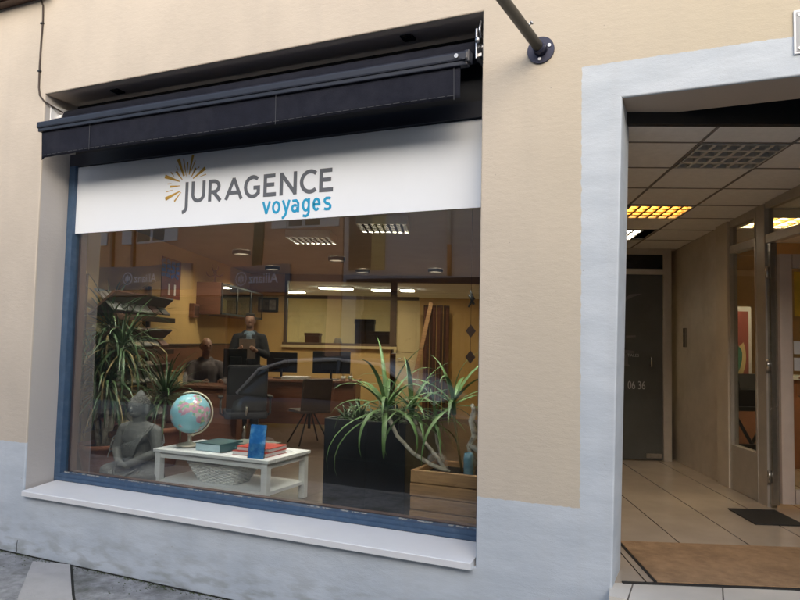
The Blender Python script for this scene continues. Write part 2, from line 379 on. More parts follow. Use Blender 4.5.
# dark open joint along the foot of the wall and round the slab
b = MB()
pts = [(-5.9, -.012)] + [(-5.7+.17*i, -.010 - random.random()*.012) for i in range(28)]
for i in range(len(pts)-1):
    b.flat([(pts[i][0], .0), pts[i], pts[i+1], (pts[i+1][0], .0)], .0005, .006)
b.flat([(-4.655, -.03), (-4.635, -.015), (-4.09, -.45), (-3.58, -.84), (-3.60, -.856), (-4.11, -.47)], .0005, .0035)
struct(b.build('open_joint', mat('black_joint', (.012, .013, .010), .95, .3, 30)))
# moss growing out of the joint
m_moss = mat('moss', (.055, .075, .025), .95, .4, 30, .8, 200)
b = MB()
for i in range(1700):
    x = random.uniform(-5.9, -1.0); y = -abs(random.gauss(0, .03))*(.4+abs(math.sin(x*2.3))) - .004
    if random.random() < .45: y = -random.random()**1.7*.35*max(0, math.sin(x*3.1+1)*math.sin(x*7.7))-.01
    r = random.uniform(.0015, .0065)
    a_ = random.random()*6; q_ = [b.bm.verts.new((x+r*1.4*math.cos(a_+1.257*k)*random.uniform(.7, 1.3), y+r*math.sin(a_+1.257*k)*random.uniform(.7, 1.3), .0016)) for k in range(5)]
    top = b.bm.verts.new((x, y, .002+r*.6))
    for k in range(5): f = b.bm.faces.new((q_[k], q_[(k+1) % 5], top)); f.smooth = True
o = b.build('moss', m_moss); o['kind'] = 'stuff'

# ------------------------------------------------------------ the shop building
bld = thing('shop_building', 'cream rendered building with blue-grey plinth, recessed shop window and passage doorway', 'building', (-3, 0, 0))
def bpart(b, name, m, parent=bld, off=True):
    o = b.build(name, m, parent)
    if off and parent is bld: o.location = (3, 0, 0)
    return o
TH = .375
bm = bmesh.new()
xs = [-16, -5.27, -1.287, -.447, 1.45, 9]; zs = [-.15, .503, 3.27, 3.937, 8.4]
V = {}
def vv(i, k):
    if (i, k) not in V: V[(i, k)] = bm.verts.new((xs[i], 0, zs[k]))
    return V[(i, k)]
for i in range(5):
    for k in range(4):
        if i == 1 and k in (1, 2): continue
        if i == 3 and k == 1: continue
        bm.faces.new((vv(i, k), vv(i+1, k), vv(i+1, k+1), vv(i, k+1)))
V[(3, 1)].co.x -= .05; V[(3, 0)].co.x -= .05   # the jamb leans a little
g = bmesh.ops.extrude_face_region(bm, geom=list(bm.faces))
nv = [e for e in g['geom'] if isinstance(e, bmesh.types.BMVert)]
bmesh.ops.translate(bm, vec=(0, TH, 0), verts=nv)
bmesh.ops.recalc_face_normals(bm, faces=bm.faces)
es = []
for e in bm.edges:
    if all(abs(v.co.y) < 1e-5 for v in e.verts) and len(e.link_faces) == 2:
        n = [f.normal for f in e.link_faces]
        if abs(n[0].dot(n[1])) < .5 and all(-6 < v.co.x < 2 for v in e.verts) and all(v.co.z > .2 for v in e.verts): es.append(e)
bmesh.ops.bevel(bm, geom=es, offset=.010, segments=3, profile=.5, affect='EDGES')
me = bpy.data.meshes.new('facade_wall'); bm.to_mesh(me); bm.free(); me.materials.append(m_front)
o = bpy.data.objects.new('facade_wall', me); COL.objects.link(o); o.parent = bld; o.location = (3, 0, 0)
# crack in the plinth
b = MB(); b.stroke([(-5.318, .004), (-5.312, .03), (-5.318, .07), (-5.309, .11)], .006, -.0015, .004); bpart(b, 'crack', mat('crack_shadow', (.05, .05, .05), .9))
# sill
b = MB()
prof = [(-.045, .493), (-.045, .530), (-.040, .535), (.285, .566), (.285, .49), (-.020, .49), (-.020, .493)]
a = [b.bm.verts.new((-5.235, y, z)) for y, z in prof]; c = [b.bm.verts.new((-1.302, y, z)) for y, z in prof]
b.bm.faces.new(a); b.bm.faces.new(c[::-1])
for i in range(len(prof)):
    j = (i+1) % len(prof); b.bm.faces.new((a[i], c[i], c[j], a[j]))
bpart(b, 'window_sill', m_sill)
# window
b = MB(); X0, X1, Z0, Z1 = -5.268, -1.289, .556, 3.47
b.span((X0, .285, Z0), (X1, .365, .632)); 
b.span((X0, .2845, .6315), (X0+.073, .366, 3.3625)); b.span((X1-.073, .2845, .6315), (X1, .366, 3.3625))
b.span((X0+.02, .277, .572), (X1-.02, .2855, .60), bev=.003)
win = bpart(b, 'window', m_blue)
b = MB(); b.span((X0, .285, 3.363), (X1, .365, Z1)); b.build('head_rail', m_navyrail, win)
b = MB(); b.span((X0+.072, .3665, .60), (X0+.115, .42, 3.36)); b.span((X1-.115, .3665, .60), (X1-.072, .42, 3.36)); b.span((X0+.072, .367, .60), (X1-.072, .42, .64))
b.build('inner_frame', m_wooddark, win)
b = MB(); b.span((X0+.06, .336, .62), (X1-.06, .346, 3.37)); b.build('glass_pane', m_glass, win)
# weathered sealant crumbs along the foot of the pane
b = MB()
for i in range(150):
    x = random.uniform(X0+.08, X1-.1)
    if math.sin(x*7)+math.sin(x*17+2) < -.5 and random.random() < .8: continue
    b.box((x, .330, .634+random.random()*.003), (random.uniform(.006, .028), .006, random.uniform(.003, .008)), rz=random.uniform(-.3, .3))
b.build('sealant', mat('old_sealant', (.42, .43, .42), .9, .2, 40), win)['kind'] = 'stuff'
# dark shutter box above the window, vents in the soffit
b = MB(); b.span((-5.27, .34, 3.471), (-1.288, .60, 3.95))
bpart(b, 'shutter_box', m_dark)
for x, y in ((-1.874, .157), (-4.60, .176)):
    b = MB(); b.box((x, y, 3.931), (.085, .085, .012)); b.box((x, y, 3.922), (.05, .05, .008)); bpart(b, 'soffit_vent', m_dark)
# stone ledge above (only its dark underside shows)
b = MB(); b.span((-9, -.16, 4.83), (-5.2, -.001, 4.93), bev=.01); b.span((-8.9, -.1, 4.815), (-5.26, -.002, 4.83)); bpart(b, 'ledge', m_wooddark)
# back lining that closes the building above the rooms
b = MB(); b.span((-15.9, TH+.001, 3.6), (8.9, TH+.1, 8.3)); bpart(b, 'inner_lining', m_dark)
# roof slab closes the building so no daylight falls in from above
b = MB(); b.flat([(-15.9, .1), (8.9, .1), (8.9, 22), (-15.9, 22)], 8.405, 8.6); bpart(b, 'roof', m_dark)
b = MB(); b.span((-15.9, TH, -.15), (-15.7, 22, 8.4)); b.span((8.7, TH, -.15), (8.9, 22, 8.4)); b.span((-15.7, 21.8, -.15), (8.7, 22, 8.4)); bpart(b, 'outer_wall', m_front)

# ------------------------------------------------------------ front steps and landing
m_lt = tile_material('pale_landing_tile', (.68, .65, .58), (.66, .63, .57), (.46, .8), (-.06, .35), .35, (.12, .11, .10), .004)
b = MB()
for k in range(2): b.span((-.497, -.13-.32*(k+1), -.15), (1.62, -.131-.32*k, FL-.17*(k+1)), bev=.006)
tag(b.build('front_steps', m_lt), 'pale tiled steps leading up to the open passage', 'steps')
pts = [(-.446, .0), (1.449, .0), (1.45, .3)] + [tuple(W(2.85, 4.0, 0))[:2], tuple(W(1.08, 4.0, 0))[:2]]
pts = [(-.497, -.13), (1.449, -.13)] + [tuple(W(2.95, 4.0, 0))[:2], tuple(W(1.0, 4.0, 0))[:2]]
b = MB(); b.flat(pts, -.1, FL-.001); struct(b.build('landing', m_lt))
def rs(b, name, m):     # geometry given in room axes
    o = b.build(name, m); o.location = (CX, CY, 0); o.rotation_euler = (0, 0, PHI); return struct(o)
m_ft = tile_material('beige_passage_tile', (.46, .39, .31), (.44, .37, .295), (.47, 40), (-1.68, -.2), .16, (.07, .05, .035), .005)
b = MB(); b.span((1.0, 4.012, .1), (2.95, 8.4, FL)); rs(b, 'passage_floor', m_ft)
b = MB(); b.span((1.07, 3.99, FL-.01), (2.9, 4.015, FL+.006)); rs(b, 'threshold', m_pvc)
# passage ceiling: mineral tiles in a grid, slightly sloping
zc = lambda py: 3.3917 - .045*py
def slab(b, x0, x1, y0, y1, d0, d1):
    vs = []
    for dz in (d0, d1):
        vs.append([b.bm.verts.new((x, y, zc(y)+dz)) for x, y in ((x0, y0), (x1, y0), (x1, y1), (x0, y1))])
    b.bm.faces.new(vs[0][::-1]); b.bm.faces.new(vs[1])
    for i in range(4): j = (i+1) % 4; b.bm.faces.new((vs[0][i], vs[0][j], vs[1][j], vs[1][i]))
gx = [1.10, 1.70, 2.29, 2.86]; gy = [4.20, 4.49, 5.04, 5.59, 6.14, 6.64, 7.18, 7.72, 8.27]
lum = {(1, 1): 0, (1, 4): 1, (1, 6): 2}
b = MB()
for i in range(3):
    for j in range(8):
        if (i, j) in lum: continue
        slab(b, gx[i]+.004, gx[i+1]-.004, gy[j]+.004, gy[j+1]-.004, 0, .02)
rs(b, 'passage_ceiling', m_ceil)
b = MB()
for x in gx: slab(b, x-.010, x+.010, gy[0], gy[-1], -.004, -.0005)
for y in gy[1:-1]: slab(b, gx[0], gx[-1], y-.009, y+.009, -.0033, -.0002)
slab(b, gx[0]-.02, gx[-1]+.02, gy[0], gy[-1], .12, .14)
rs(b, 'ceiling_grid', m_grid)
b = MB(); b.span((1.0, 4.14, zc(4.2)-.004), (2.95, 4.195, 3.9)); rs(b, 'passage_bulkhead', m_dark)
# luminaires with parabolic louvres
m_louvre = mat('louvre_aluminium', (.72, .72, .70), .3, .08, 20, metal=.35)
m_louvreD = mat('dark_bronze_louvre', (.012, .011, .010), .7, .1, 20, spec=.08)
m_louvreA = mat('amber_louvre', (.42, .30, .14), .3, .1, 20, metal=.7)
m_tube_off = mat('fluorescent_tube_off', (.9, .9, .88), .3)
m_tube_amber = mat('fluorescent_tube_amber', (1, .7, .3), .3, emit=(1, .50, .15), estr=11)
m_tube_white = mat('fluorescent_tube_white', (1, .9, .7), .3, emit=(1, .86, .62), estr=9)
m_tube_shop = mat('fluorescent_tube_shop', (1, .9, .7), .3, emit=(1, .88, .70), estr=125)
m_tube_right = mat('fluorescent_tube_right', (1, .9, .7), .3, emit=(1, .78, .48), estr=50)
m_tube_pass = mat('fluorescent_tube_pass', (1, .9, .75), .3, emit=(1, .88, .70), estr=22)
m_tube_added = mat('added_light_tube', (1, .95, .85), .3, emit=(1, .93, .84), estr=210)  # tubes of the added lamps hidden behind the banner
def luminaire(label, px, py, z, sx, sy, mt, ml, slope=0., nx=6, ny=4, group=None):
    t = room('louvre_luminaire', label, 'ceiling light', px, py, z, 0, group)
    b = MB(); hx, hy = sx/2, sy/2
    b.span((-hx, -hy, .07), (hx, hy, .08)); b.span((-hx, -hy, -.004), (-hx+.012, hy, .07)); b.span((hx-.012, -hy, -.004), (hx, hy, .07)); b.span((-hx+.012, -hy, -.004), (hx-.012, -hy+.012, .07)); b.span((-hx+.012, hy-.012, -.004), (hx-.012, hy, .07))
    o1 = b.build('housing', m_louvre, t)
    b = MB()
    for i in range(1, nx):
        x = -hx+sx*i/nx
        b.prism([(x-.012, -.002), (x+.012, -.002), (x+.003, .045), (x-.003, .045)], -hy+.013, hy-.013)
    for j in range(1, ny):
        y = -hy+sy*j/ny
        a = [(y-.016, -.003), (y+.016, -.003), (y+.004, .046), (y-.004, .046)]
        v0 = [b.bm.verts.new((-hx+.013, q[0], q[1])) for q in a]; v1 = [b.bm.verts.new((hx-.013, q[0], q[1])) for q in a]
        b.bm.faces.new(v0); b.bm.faces.new(v1[::-1])
        for i in range(4): k = (i+1) % 4; b.bm.faces.new((v0[i], v1[i], v1[k], v0[k]))
    o2 = b.build('louvre', ml, t)
    for j in range(ny):
        y = -hy+sy*(j+.5)/ny
        b = MB(); b.tube([(-hx+.02, y, .055), (hx-.02, y, .055)], .008, 8); b.build('tube', mt, t)
    if slope: t.rotation_euler = (Matrix.Rotation(PHI, 3, 'Z') @ Matrix.Rotation(slope, 3, 'X')).to_euler()
    return t
for (i, j), k in lum.items():
    luminaire(('unlit silver louvred light nearest the entrance of the passage', 'glowing amber louvred light in the passage ceiling', 'small half hidden lit louvred light at the far end of the passage ceiling')[k],
              (gx[i]+gx[i+1])/2 - (0 if k < 2 else .14), (gy[j]+gy[j+1])/2, zc((gy[j]+gy[j+1])/2)-.006, gx[i+1]-gx[i]-.03, gy[j+1]-gy[j]-.03,
              (m_tube_off, m_tube_amber, m_tube_pass)[k], (m_louvre, m_louvreA, m_louvre)[k], -.045, 6, 4)
# passage walls
b = MB(); b.span((.95, 4.2, -.1), (1.095, 12.6, 3.6)); rs(b, 'passage_left_wall', m_cream)
b = MB(); b.span((2.85, 7.045, FL), (2.90, 8.5, 3.2)); rs(b, 'passage_right_wall', m_brownwall)
b = MB(); b.span((1.17, 8.275, 3.015), (2.85, 8.4, 3.3)); rs(b, 'passage_end_wall', m_brownwall)
b = MB(); b.span((2.815, 6.775, FL), (2.90, 7.043, 3.2), bev=.004); rs(b, 'stone_pillar', m_aluL)
b = MB(); b.span((1.0, 4.2, 3.6), (6.2, 12.6, 3.7)); b.span((1.169, 8.42, -.1), (2.84, 12.6, -.0)); rs(b, 'upper_slab', m_dark)
# vertical handle plate (intercom) on the brown wall
t = room('intercom', 'slim dark intercom strip with pale edge on the brown marble wall', 'intercom', 2.85, 8.0, 1.85, 0)
b = MB(); b.span((-.018, -.035, 0), (-.001, .035, .22), bev=.004); b.build('panel', m_dark, t)
b = MB(); b.span((-.022, -.05, .0), (-.002, -.038, .22)); b.build('trim', m_chrome, t)
for k in range(3):
    b = MB(); b.span((-.022, -.012, .04+.05*k), (-.019, .012, .065+.05*k)); b.build('button', m_chrome, t)
# dark glass door at the end
t = room('glass_door', 'dark glazed door with white lettering at the end of the passage', 'door', 2.0, 8.24, FL)
b = MB()
b.span((-.83, 0, 0), (-.74, .05, 2.505)); b.span((.68, 0, 0), (.775, .05, 2.505)); b.span((-.74, .002, 2.20), (.68, .048, 2.265)); b.span((-.83, -.002, 2.44), (.775, .048, 2.51))
b.build('frame', m_alu, t)
b = MB(); b.span((-.74, .02, 2.265), (.68, .03, 2.44)); b.build('transom_pane', m_blackglass, t)
b = MB(); b.span((-.74, .018, .01), (.676, .03, 2.20)); leaf = b.build('door_leaf', mat('smoked_door_glass', (.075, .08, .08), .12, .15, 2), t)
b = MB(); b.span((.48, .006, .03), (.66, .0175, .085)); b.build('corner_fitting', m_chrome, leaf)
b = MB(); b.tube([(.53, -.03, 1.1), (.53, -.03, 1.22)], .008); b.tube([(.53, -.03, 1.12), (.53, .018, 1.12)], .006); b.tube([(.53, -.03, 1.2), (.53, .018, 1.2)], .006); b.build('handle', m_chrome, leaf)
m_txt = mat('faded_white_lettering', (.34, .34, .34), .6)
def text_mesh(s, size, name, m, parent, loc, rot, ext=.001, align='LEFT', shear=0, sx=1.0, bold=0.0):
    cu = bpy.data.curves.new(name, 'FONT'); cu.body = s; cu.size = size; cu.extrude = ext; cu.align_x = align; cu.shear = shear; cu.offset = bold
    o = bpy.data.objects.new(name+'_tmp', cu); COL.objects.link(o)
    dg = bpy.context.evaluated_depsgraph_get(); me = bpy.data.meshes.new_from_object(o.evaluated_get(dg))
    bpy.data.objects.remove(o); me.materials.clear(); me.materials.append(m)
    r = bpy.data.objects.new(name, me); COL.objects.link(r); r.location = loc; r.rotation_euler = rot; r.scale = (sx, 1, 1)
    if parent: r.parent = parent
    return r
text_mesh('06 36', .135, 'lettering', m_txt, leaf, (.475, .016, .835), (PI/2, 0, 0), align='RIGHT', sx=.68)
text_mesh('TALES', .05, 'lettering', m_txt, leaf, (.40, .016, 1.215), (PI/2, 0, 0), align='RIGHT')
# pale reflections in the door glass, built as thin grey shapes
b = MB(); b.prism([(.25, 1.44), (.36, 1.45), (.36, 1.47), (.25, 1.465)], .015, .0175); b.prism([(.2, 1.30), (.345, 1.285), (.345, 1.255), (.2, 1.25)], .015, .0175); b.prism([(.19, 1.66), (.215, 1.66), (.215, 1.38), (.19, 1.38)], .015, .0175); b.prism([(.2, 1.89), (.3, 1.96), (.44, 1.97), (.33, 1.93), (.2, 1.86)], .015, .0175); b.prism([(.2, 1.245), (.27, 1.245), (.27, 1.13), (.30, 1.10), (.2, 1.10)], .015, .0175)
b.build('reflection_shape', mat('reflection_grey', (.10, .10, .10), .6), leaf)
# mats
t = room('coir_mat', 'large worn tan coir mat set just inside the passage', 'doormat', 2.06, 4.42, FL)
b = MB(); b.span((-.79, -.40, .001), (.79, .40, .009), bev=.003); b.build('pile', m_coir, t)
b = MB(); b.span((-.806, -.405, .001), (-.792, .405, .007)); b.build('edge_strip', m_pvc, t)
b = MB(); b.span((-.19, -.245, 0), (.19, .245, .009), bev=.003)
o = b.build('rubber_mat', m_pvc); o.location = W(2.63, 5.655, FL+.001); o.rotation_euler = (0, 0, PHI); tag(o, 'small black rubber mat lying at the glazed shop door', 'doormat')
# ------------------------------------------------------------ glazed shopfront along the passage (right)
t = room('glazed_shopfront', 'bronze grey glazed shopfront with transom lights along the passage', 'shopfront', 2.85, 5.4, FL)
b = MB()   # local: x = px-2.85, y = py-5.4, z = z-FL
def rail(y0, y1, z0, z1, x0=-.02, x1=.05): b.span((x0, y0, z0), (x1, y1, z1))
rail(1.345, 1.373, 0, 2.52); rail(.63, .83, 0, 2.60, -.025, .055); rail(-1.1, -.95, 0, 2.7, -.025, .055)
rail(.83, 1.345, 2.255, 2.33, -.018, .048); rail(-.95, .63, 2.255, 2.33, -.018, .048)
rail(.83, 1.345, .005, .42, -.018, .048); rail(.83, 1.345, 2.52, 2.60, -.018, .048); rail(-.95, .63, 2.56, 2.70, -.018, .048)
rail(.79, .80, 0, 2.60, -.03, -.024)
frm = b.build('frame', m_alu, t)
b = MB(); b.span((.01, .83, .42), (.018, 1.345, 2.255)); b.build('glass_pane', m_glass2, t)
b = MB(); b.span((.01, .83, 2.33), (.018, 1.345, 2.52)); b.build('transom_pane', m_glass2, t)
b = MB(); b.span((.01, -.95, 2.33), (.018, .63, 2.56)); b.build('transom_pane', m_glass2, t)
b = MB(); b.span((-.01, .565, .03), (.045, .627, 2.25)); b.build('door_post', m_chrome, t)
for z in (.26, 1.2, 2.0):
    b = MB(); b.tube([(-.022, .60, z-.05), (-.022, .60, z+.05)], .016); b.build('hinge', m_chrome, t)
# open leaf, swung into the room
b = MB()
b.span((.05, .53, .05), (.15, .575, 2.15)); b.span((.86, .53, .05), (.99, .575, 2.15)); b.span((.16, .532, .05), (.86, .573, .17)); b.span((.16, .532, 2.03), (.86, .573, 2.15))
lf = b.build('door_leaf', m_pinkalu, t)
b = MB(); b.span((.16, .548, .17), (.86, .556, 2.03)); b.build('glass_pane', m_glass2, lf)
b = MB(); b.span((.175, .54, 1.62), (.42, .547, 2.0)); b.build('notice', mat('yellow_notice', (.6, .38, .04), .5, .2, 6), lf)
b = MB()
for z in (1.16, 1.30): b.span((.165, .541, z), (.3, .5475, z+.11))
b.build('notice', m_paper, lf)
b = MB(); b.tube([(.20, .50, .93), (.20, .50, 1.12)], .011); b.tube([(.2, .5, .95), (.2, .532, .95)], .008); b.tube([(.2, .5, 1.1), (.2, .532, 1.1)], .008); b.build('handle', m_woodred, lf)
# the room behind it
m_rw = mat('peach_wall_paint', (.58, .38, .2), .8, .06, 2)
b = MB(); b.span((2.951, 3.9, .1), (6.2, 9.6, FL-.002)); rs(b, 'right_shop_floor', m_ft)
b = MB(); b.span((3.01, 8.9, FL), (6.2, 9.0, 3.3)); b.span((6.2, 3.4, FL), (6.3, 9.0, 3.3)); rs(b, 'right_shop_wall', m_rw)
b = MB(); b.span((3.001, 4.0, 3.21), (6.2, 8.9, 3.28)); rs(b, 'right_shop_ceiling', m_ceil)
luminaire('warm louvred light in the room behind the glazed shopfront', 3.75, 7.0, 3.12, 1.2, .6, m_tube_right, m_louvreA, 0, 8, 4)
# ------------------------------------------------------------ awning
t = thing('awning', 'rolled-in navy cloth awning with straight valance above the shop window', 'awning', (-3.28, .1, 3.35))
def A(b, name, m, parent=t):
    o = b.build(name, m, parent)
    if parent is t: o.location = (3.28, -.1, -3.35)
    return o
b = MB(); b.tube([(-5.19, .19, 3.765), (-1.36, .19, 3.765)], .07, 20); A(b, 'roller', m_navy)
b = MB()
for k in range(10):
    pass
prof = [(-.055, 3.655), (.0, 3.70), (.06, 3.73), (.12, 3.685), (.125, 3.675), (.055, 3.715), (.0, 3.685), (-.05, 3.64)]
a = [b.bm.verts.new((-5.17, y, z)) for y, z in prof]; c = [b.bm.verts.new((-1.40, y, z)) for y, z in prof]
b.bm.faces.new(a); b.bm.faces.new(c[::-1])
for i in range(len(prof)): j = (i+1) % len(prof); b.bm.faces.new((a[i], c[i], c[j], a[j]))
A(b, 'cloth', m_navy)
b = MB(); b.span((-5.235, -.095, 3.60), (-1.35, -.015, 3.655), bev=.012); b.span((-5.225, -.085, 3.572), (-1.36, -.03, 3.604), bev=.006); A(b, 'front_rail', m_navyrail)
# valance: two seams, a slightly wavy lower hem
b = MB(); nx = 90; rows = []
for i in range(nx+1):
    x = -5.20+(5.20-1.41)*i/nx; col = []
    for j in range(7):
        z = 3.585 - (3.585-(3.348+.003*math.sin(i*.11)+.0003*i-(.02 if i == 0 else 0)))*j/6
        y = -.064 + .004*math.sin(i*.13+j*.3)*j/6 + .0015*math.sin(i*.9)*j/6
        col.append((x+(.01*j/6 if i == 0 else 0), y, z))
    rows.append(col)
V1 = [[b.bm.verts.new(q) for q in r] for r in rows]; V2 = [[b.bm.verts.new((q[0], q[1]+.003, q[2])) for q in r] for r in rows]
for i in range(nx):
    for j in range(6):
        f = b.bm.faces.new((V1[i][j], V1[i+1][j], V1[i+1][j+1], V1[i][j+1])); f.smooth = True
        f = b.bm.faces.new((V2[i][j], V2[i][j+1], V2[i+1][j+1], V2[i+1][j])); f.smooth = True
    b.bm.faces.new((V1[i][6], V1[i+1][6], V2[i+1][6], V2[i][6])); b.bm.faces.new((V1[i][0], V2[i][0], V2[i+1][0], V1[i+1][0]))
for i in (0, nx):
    for j in range(6): b.bm.faces.new((V1[i][j], V1[i][j+1], V2[i][j+1], V2[i][j]))
val = A(b, 'valance', m_navy)
b = MB()
for x in (-4.62, -2.79, -1.45): b.stroke([(x, 3.575), (x+.004, 3.36)], .004, -.074, -.0725)
for k in range(60):
    i = k*1.5; x = -5.17+3.74*k/60; b.stroke([(x, 3.366+.003*math.sin(i*.11)+.0003*i), (x+.045, 3.366+.003*math.sin((i+1)*.11)+.0003*i)], .003, -.0735, -.072)
b.build('stitching', mat('pale_thread', (.055, .06, .07), .8), val)
for x0, x1, m in ((-5.262, -5.195, m_white), (-1.352, -1.296, m_steel)):
    b = MB(); b.span((x0, .05, 3.66), (x0+.012, .23, 3.86), bev=.004); b.tube([(x0, .14, 3.76), (x1, .14, 3.76)], .03, 14); b.span((x0+.012, .09, 3.69), (x0+.03, .2, 3.71)); A(b, 'end_bracket', m)
for sx in (-1, 1):
    xc = -3.28+sx*.35; b = MB(); b.cap((xc, .12, 3.62), (xc+sx*1.4, .03, 3.64), .028, .024); b.cap((xc+sx*.0, .10, 3.58), (xc+sx*1.4, -.02, 3.60), .022, .02); A(b, 'folding_arm', m_dark)
b = MB(); b.tube([(-1.425, -.094, 3.63), (-1.425, -.105, 3.63)], .014, 10); A(b, 'end_cap_screw', m_chrome)
b = MB(); b.tube([(-1.375, -.094, 3.61), (-1.375, -.11, 3.61)], .014, 10); b.box((-1.36, -.055, 3.628), (.03, .07, .075), bev=.006); A(b, 'end_cap', m_navyrail)
b = MB(); b.tube([(-1.315, .05, 3.90), (-1.318, .03, 3.84), (-1.315, .05, 3.79)], .008, 8); b.ell((-1.33, .03, 3.77), (.018, .018, .022), 10); A(b, 'crank_eye', m_steel)

# ------------------------------------------------------------ banner sign with lettering
t = thing('shop_banner', 'white banner sign across the window top reading JURAGENCE voyages with gold sunburst', 'sign', (-3.28, .31, 2.75))
def B(b, name, m):
    o = b.build(name, m, t); o.location = (3.28, -.31, -2.75); return o
b = MB(); b.span((-5.197, .316, 2.752), (-1.358, .324, 3.356)); B(b, 'panel', m_banner)
def px2X(x):
    u = (x-183)/150; return -3.969+1.434*(u+.145*u*(1-u))
Y0 = .3135
def arc(cx, cz, rx, rz, a0, a1, n=14): return [(cx+rx*math.cos(math.radians(a0+(a1-a0)*i/n)), cz+rz*math.sin(math.radians(a0+(a1-a0)*i/n))) for i in range(n+1)]
CB, CT, SW = 2.945, 3.122, .030
nlay = [0]
def letter(strokes, w, m, name='letter'):
    b = MB()
    for k, (p, cl) in enumerate(strokes): b.stroke(p, w, Y0-.0004*k, .3165, cl)
    B(b, name, m)
def sp(x0, x1): return px2X(x0), px2X(x1)
h = SW/2
xs_ = px2X(187.6); letter([([(xs_, CT)]+[(xs_, 2.93)]+arc(xs_-.045, 2.93-.012, .045, .045, 0, -88, 10)[1:], 0)], SW, m_lgrey)
a, c = sp(192.2, 205.6); mx = (a+c)/2; r = (c-a)/2-h
letter([([(a+h, CT)]+arc(mx, CB+h+r*.95, r, r*.95, 180, 360)+[(c-h, CT)], 0)], SW, m_lgrey)
a, c = sp(208.8, 222.0); rz = (CT-CB)*.27
letter([([(a+h, CT), (a+h, CB)], 0), ([(a+h, CT-h), (a+h+.035, CT-h)]+arc(a+h+.038, CT-h-rz+.004, .052, rz-.004, 90, -90)+[(a+h, CT-h-2*rz+.008)], 0), ([(a+h+.04, CT-2*rz-.01), (c-h*.9, CB)], 0)], SW, m_lgrey)
a, c = sp(224.4, 242.9); mx = (a+c)/2
letter([([(a+h*1.1, CB), (mx+.001, CT-.006)], 0), ([(mx-.001, CT-.006), (c-h*1.1, CB)], 0), ([(a+.045, CB+.055), (c-.045, CB+.055)], 0)], SW*.95, m_lgrey)
a, c = sp(243.6, 259.5); mx = (a+c)/2+.008; rx = (c-a)/2-h+.008; rzz = (CT-CB)/2-h+.004; mz = (CT+CB)/2
letter([(arc(mx, mz, rx, rzz, 48, 316), 0), ([(c-h, mz-.062), (c-h, mz+.006)], 0), ([(c-h*1.9, mz-.009), (mx+.008, mz-.009)], 0)], SW, m_lgrey)
def Elet(x0, x1):
    a, c = sp(x0, x1)
    letter([([(a+h, CT), (a+h, CB)], 0), ([(a+h, CT-h), (c-.010, CT-h)], 0), ([(a+h, mz+.004), (c-.018, mz+.004)], 0), ([(a+h, CB+h), (c, CB+h)], 0)], SW, m_lgrey)
Elet(263, 275.6)
a, c = sp(279.2, 296.4)
letter([([(a+h, CB), (a+h, CT)], 0), ([(a+h*.9, CT-.01), (c-h*.9, CB+.008)], 0), ([(c-h, CT), (c-h, CB)], 0)], SW, m_lgrey)
a, c = sp(299.5, 317.5); rx = (c-a)/2-h+.014
letter([(arc(a+h+rx, mz, rx, rzz, 50, 310, 20), 0)], SW, m_lgrey)
Elet(319.4, 333.8)
# voyages
VB, VX, vw = 2.806, 2.906, .019; v = vw/2; vm = (VB+VX)/2; vr = (VX-VB)/2-v
a, c = sp(262.3, 270.9); mx = (a+c)/2
letter([([(a+v, VX), (mx, VB+.004)], 0), ([(mx, VB+.004), (c-v, VX)], 0)], vw, m_lcyan)
a, c = sp(272.2, 280.4)
letter([(arc((a+c)/2, vm, (c-a)/2-v, vr, 0, 342, 20), 1)], vw, m_lcyan)
a, c = sp(281.9, 290.6); mx = (a+c)/2
letter([([(a+v, VX), (mx+.004, VB+.006)], 0), ([(c-v, VX), (mx-.004, VB-.012), (mx-.022, VB-.034), (mx-.036, VB-.036)], 0)], vw, m_lcyan)
a, c = sp(291.5, 299.6); mx = (a+c)/2
letter([([(a+.008, VX-.012), (a+.022, VX-v), (mx+.008, VX-v), (c-v-.006, VX-.022), (c-v, VX-.034), (c-v, VB)], 0), (arc(mx-.004, VB+.032, (c-a)/2-v-.003, .024, 40, 382, 16), 0)], vw, m_lcyan)
a, c = sp(302.3, 310.4)
letter([(arc((a+c)/2, vm, (c-a)/2-v, vr, 0, 342, 20), 1), ([(c-v, VX), (c-v, VB-.010), (c-v-.010, VB-.028), ((a+c)/2, VB-.034), (a+.010, VB-.028)], 0)], vw, m_lcyan)
a, c = sp(313, 321.2)
letter([([(a+v, vm), (c-v, vm)]+arc((a+c)/2, vm, (c-a)/2-v, vr, 8, 315, 20)[0:], 0)], vw, m_lcyan)
a, c = sp(324, 333); mx = (a+c)/2; rr = (c-a)/2-v
letter([([(c-v-.002, VX-.014), (mx+.012, VX-v+.001), (mx-.012, VX-v+.001), (a+v+.003, VX-.020), (a+v+.003, VX-.034), (mx-.012, vm+.004), (mx+.012, vm-.004), (c-v-.003, VB+.034), (c-v-.003, VB+.020), (mx+.012, VB+v-.001), (mx-.012, VB+v-.001), (a+v, VB+.014)], 0)], vw, m_lcyan)
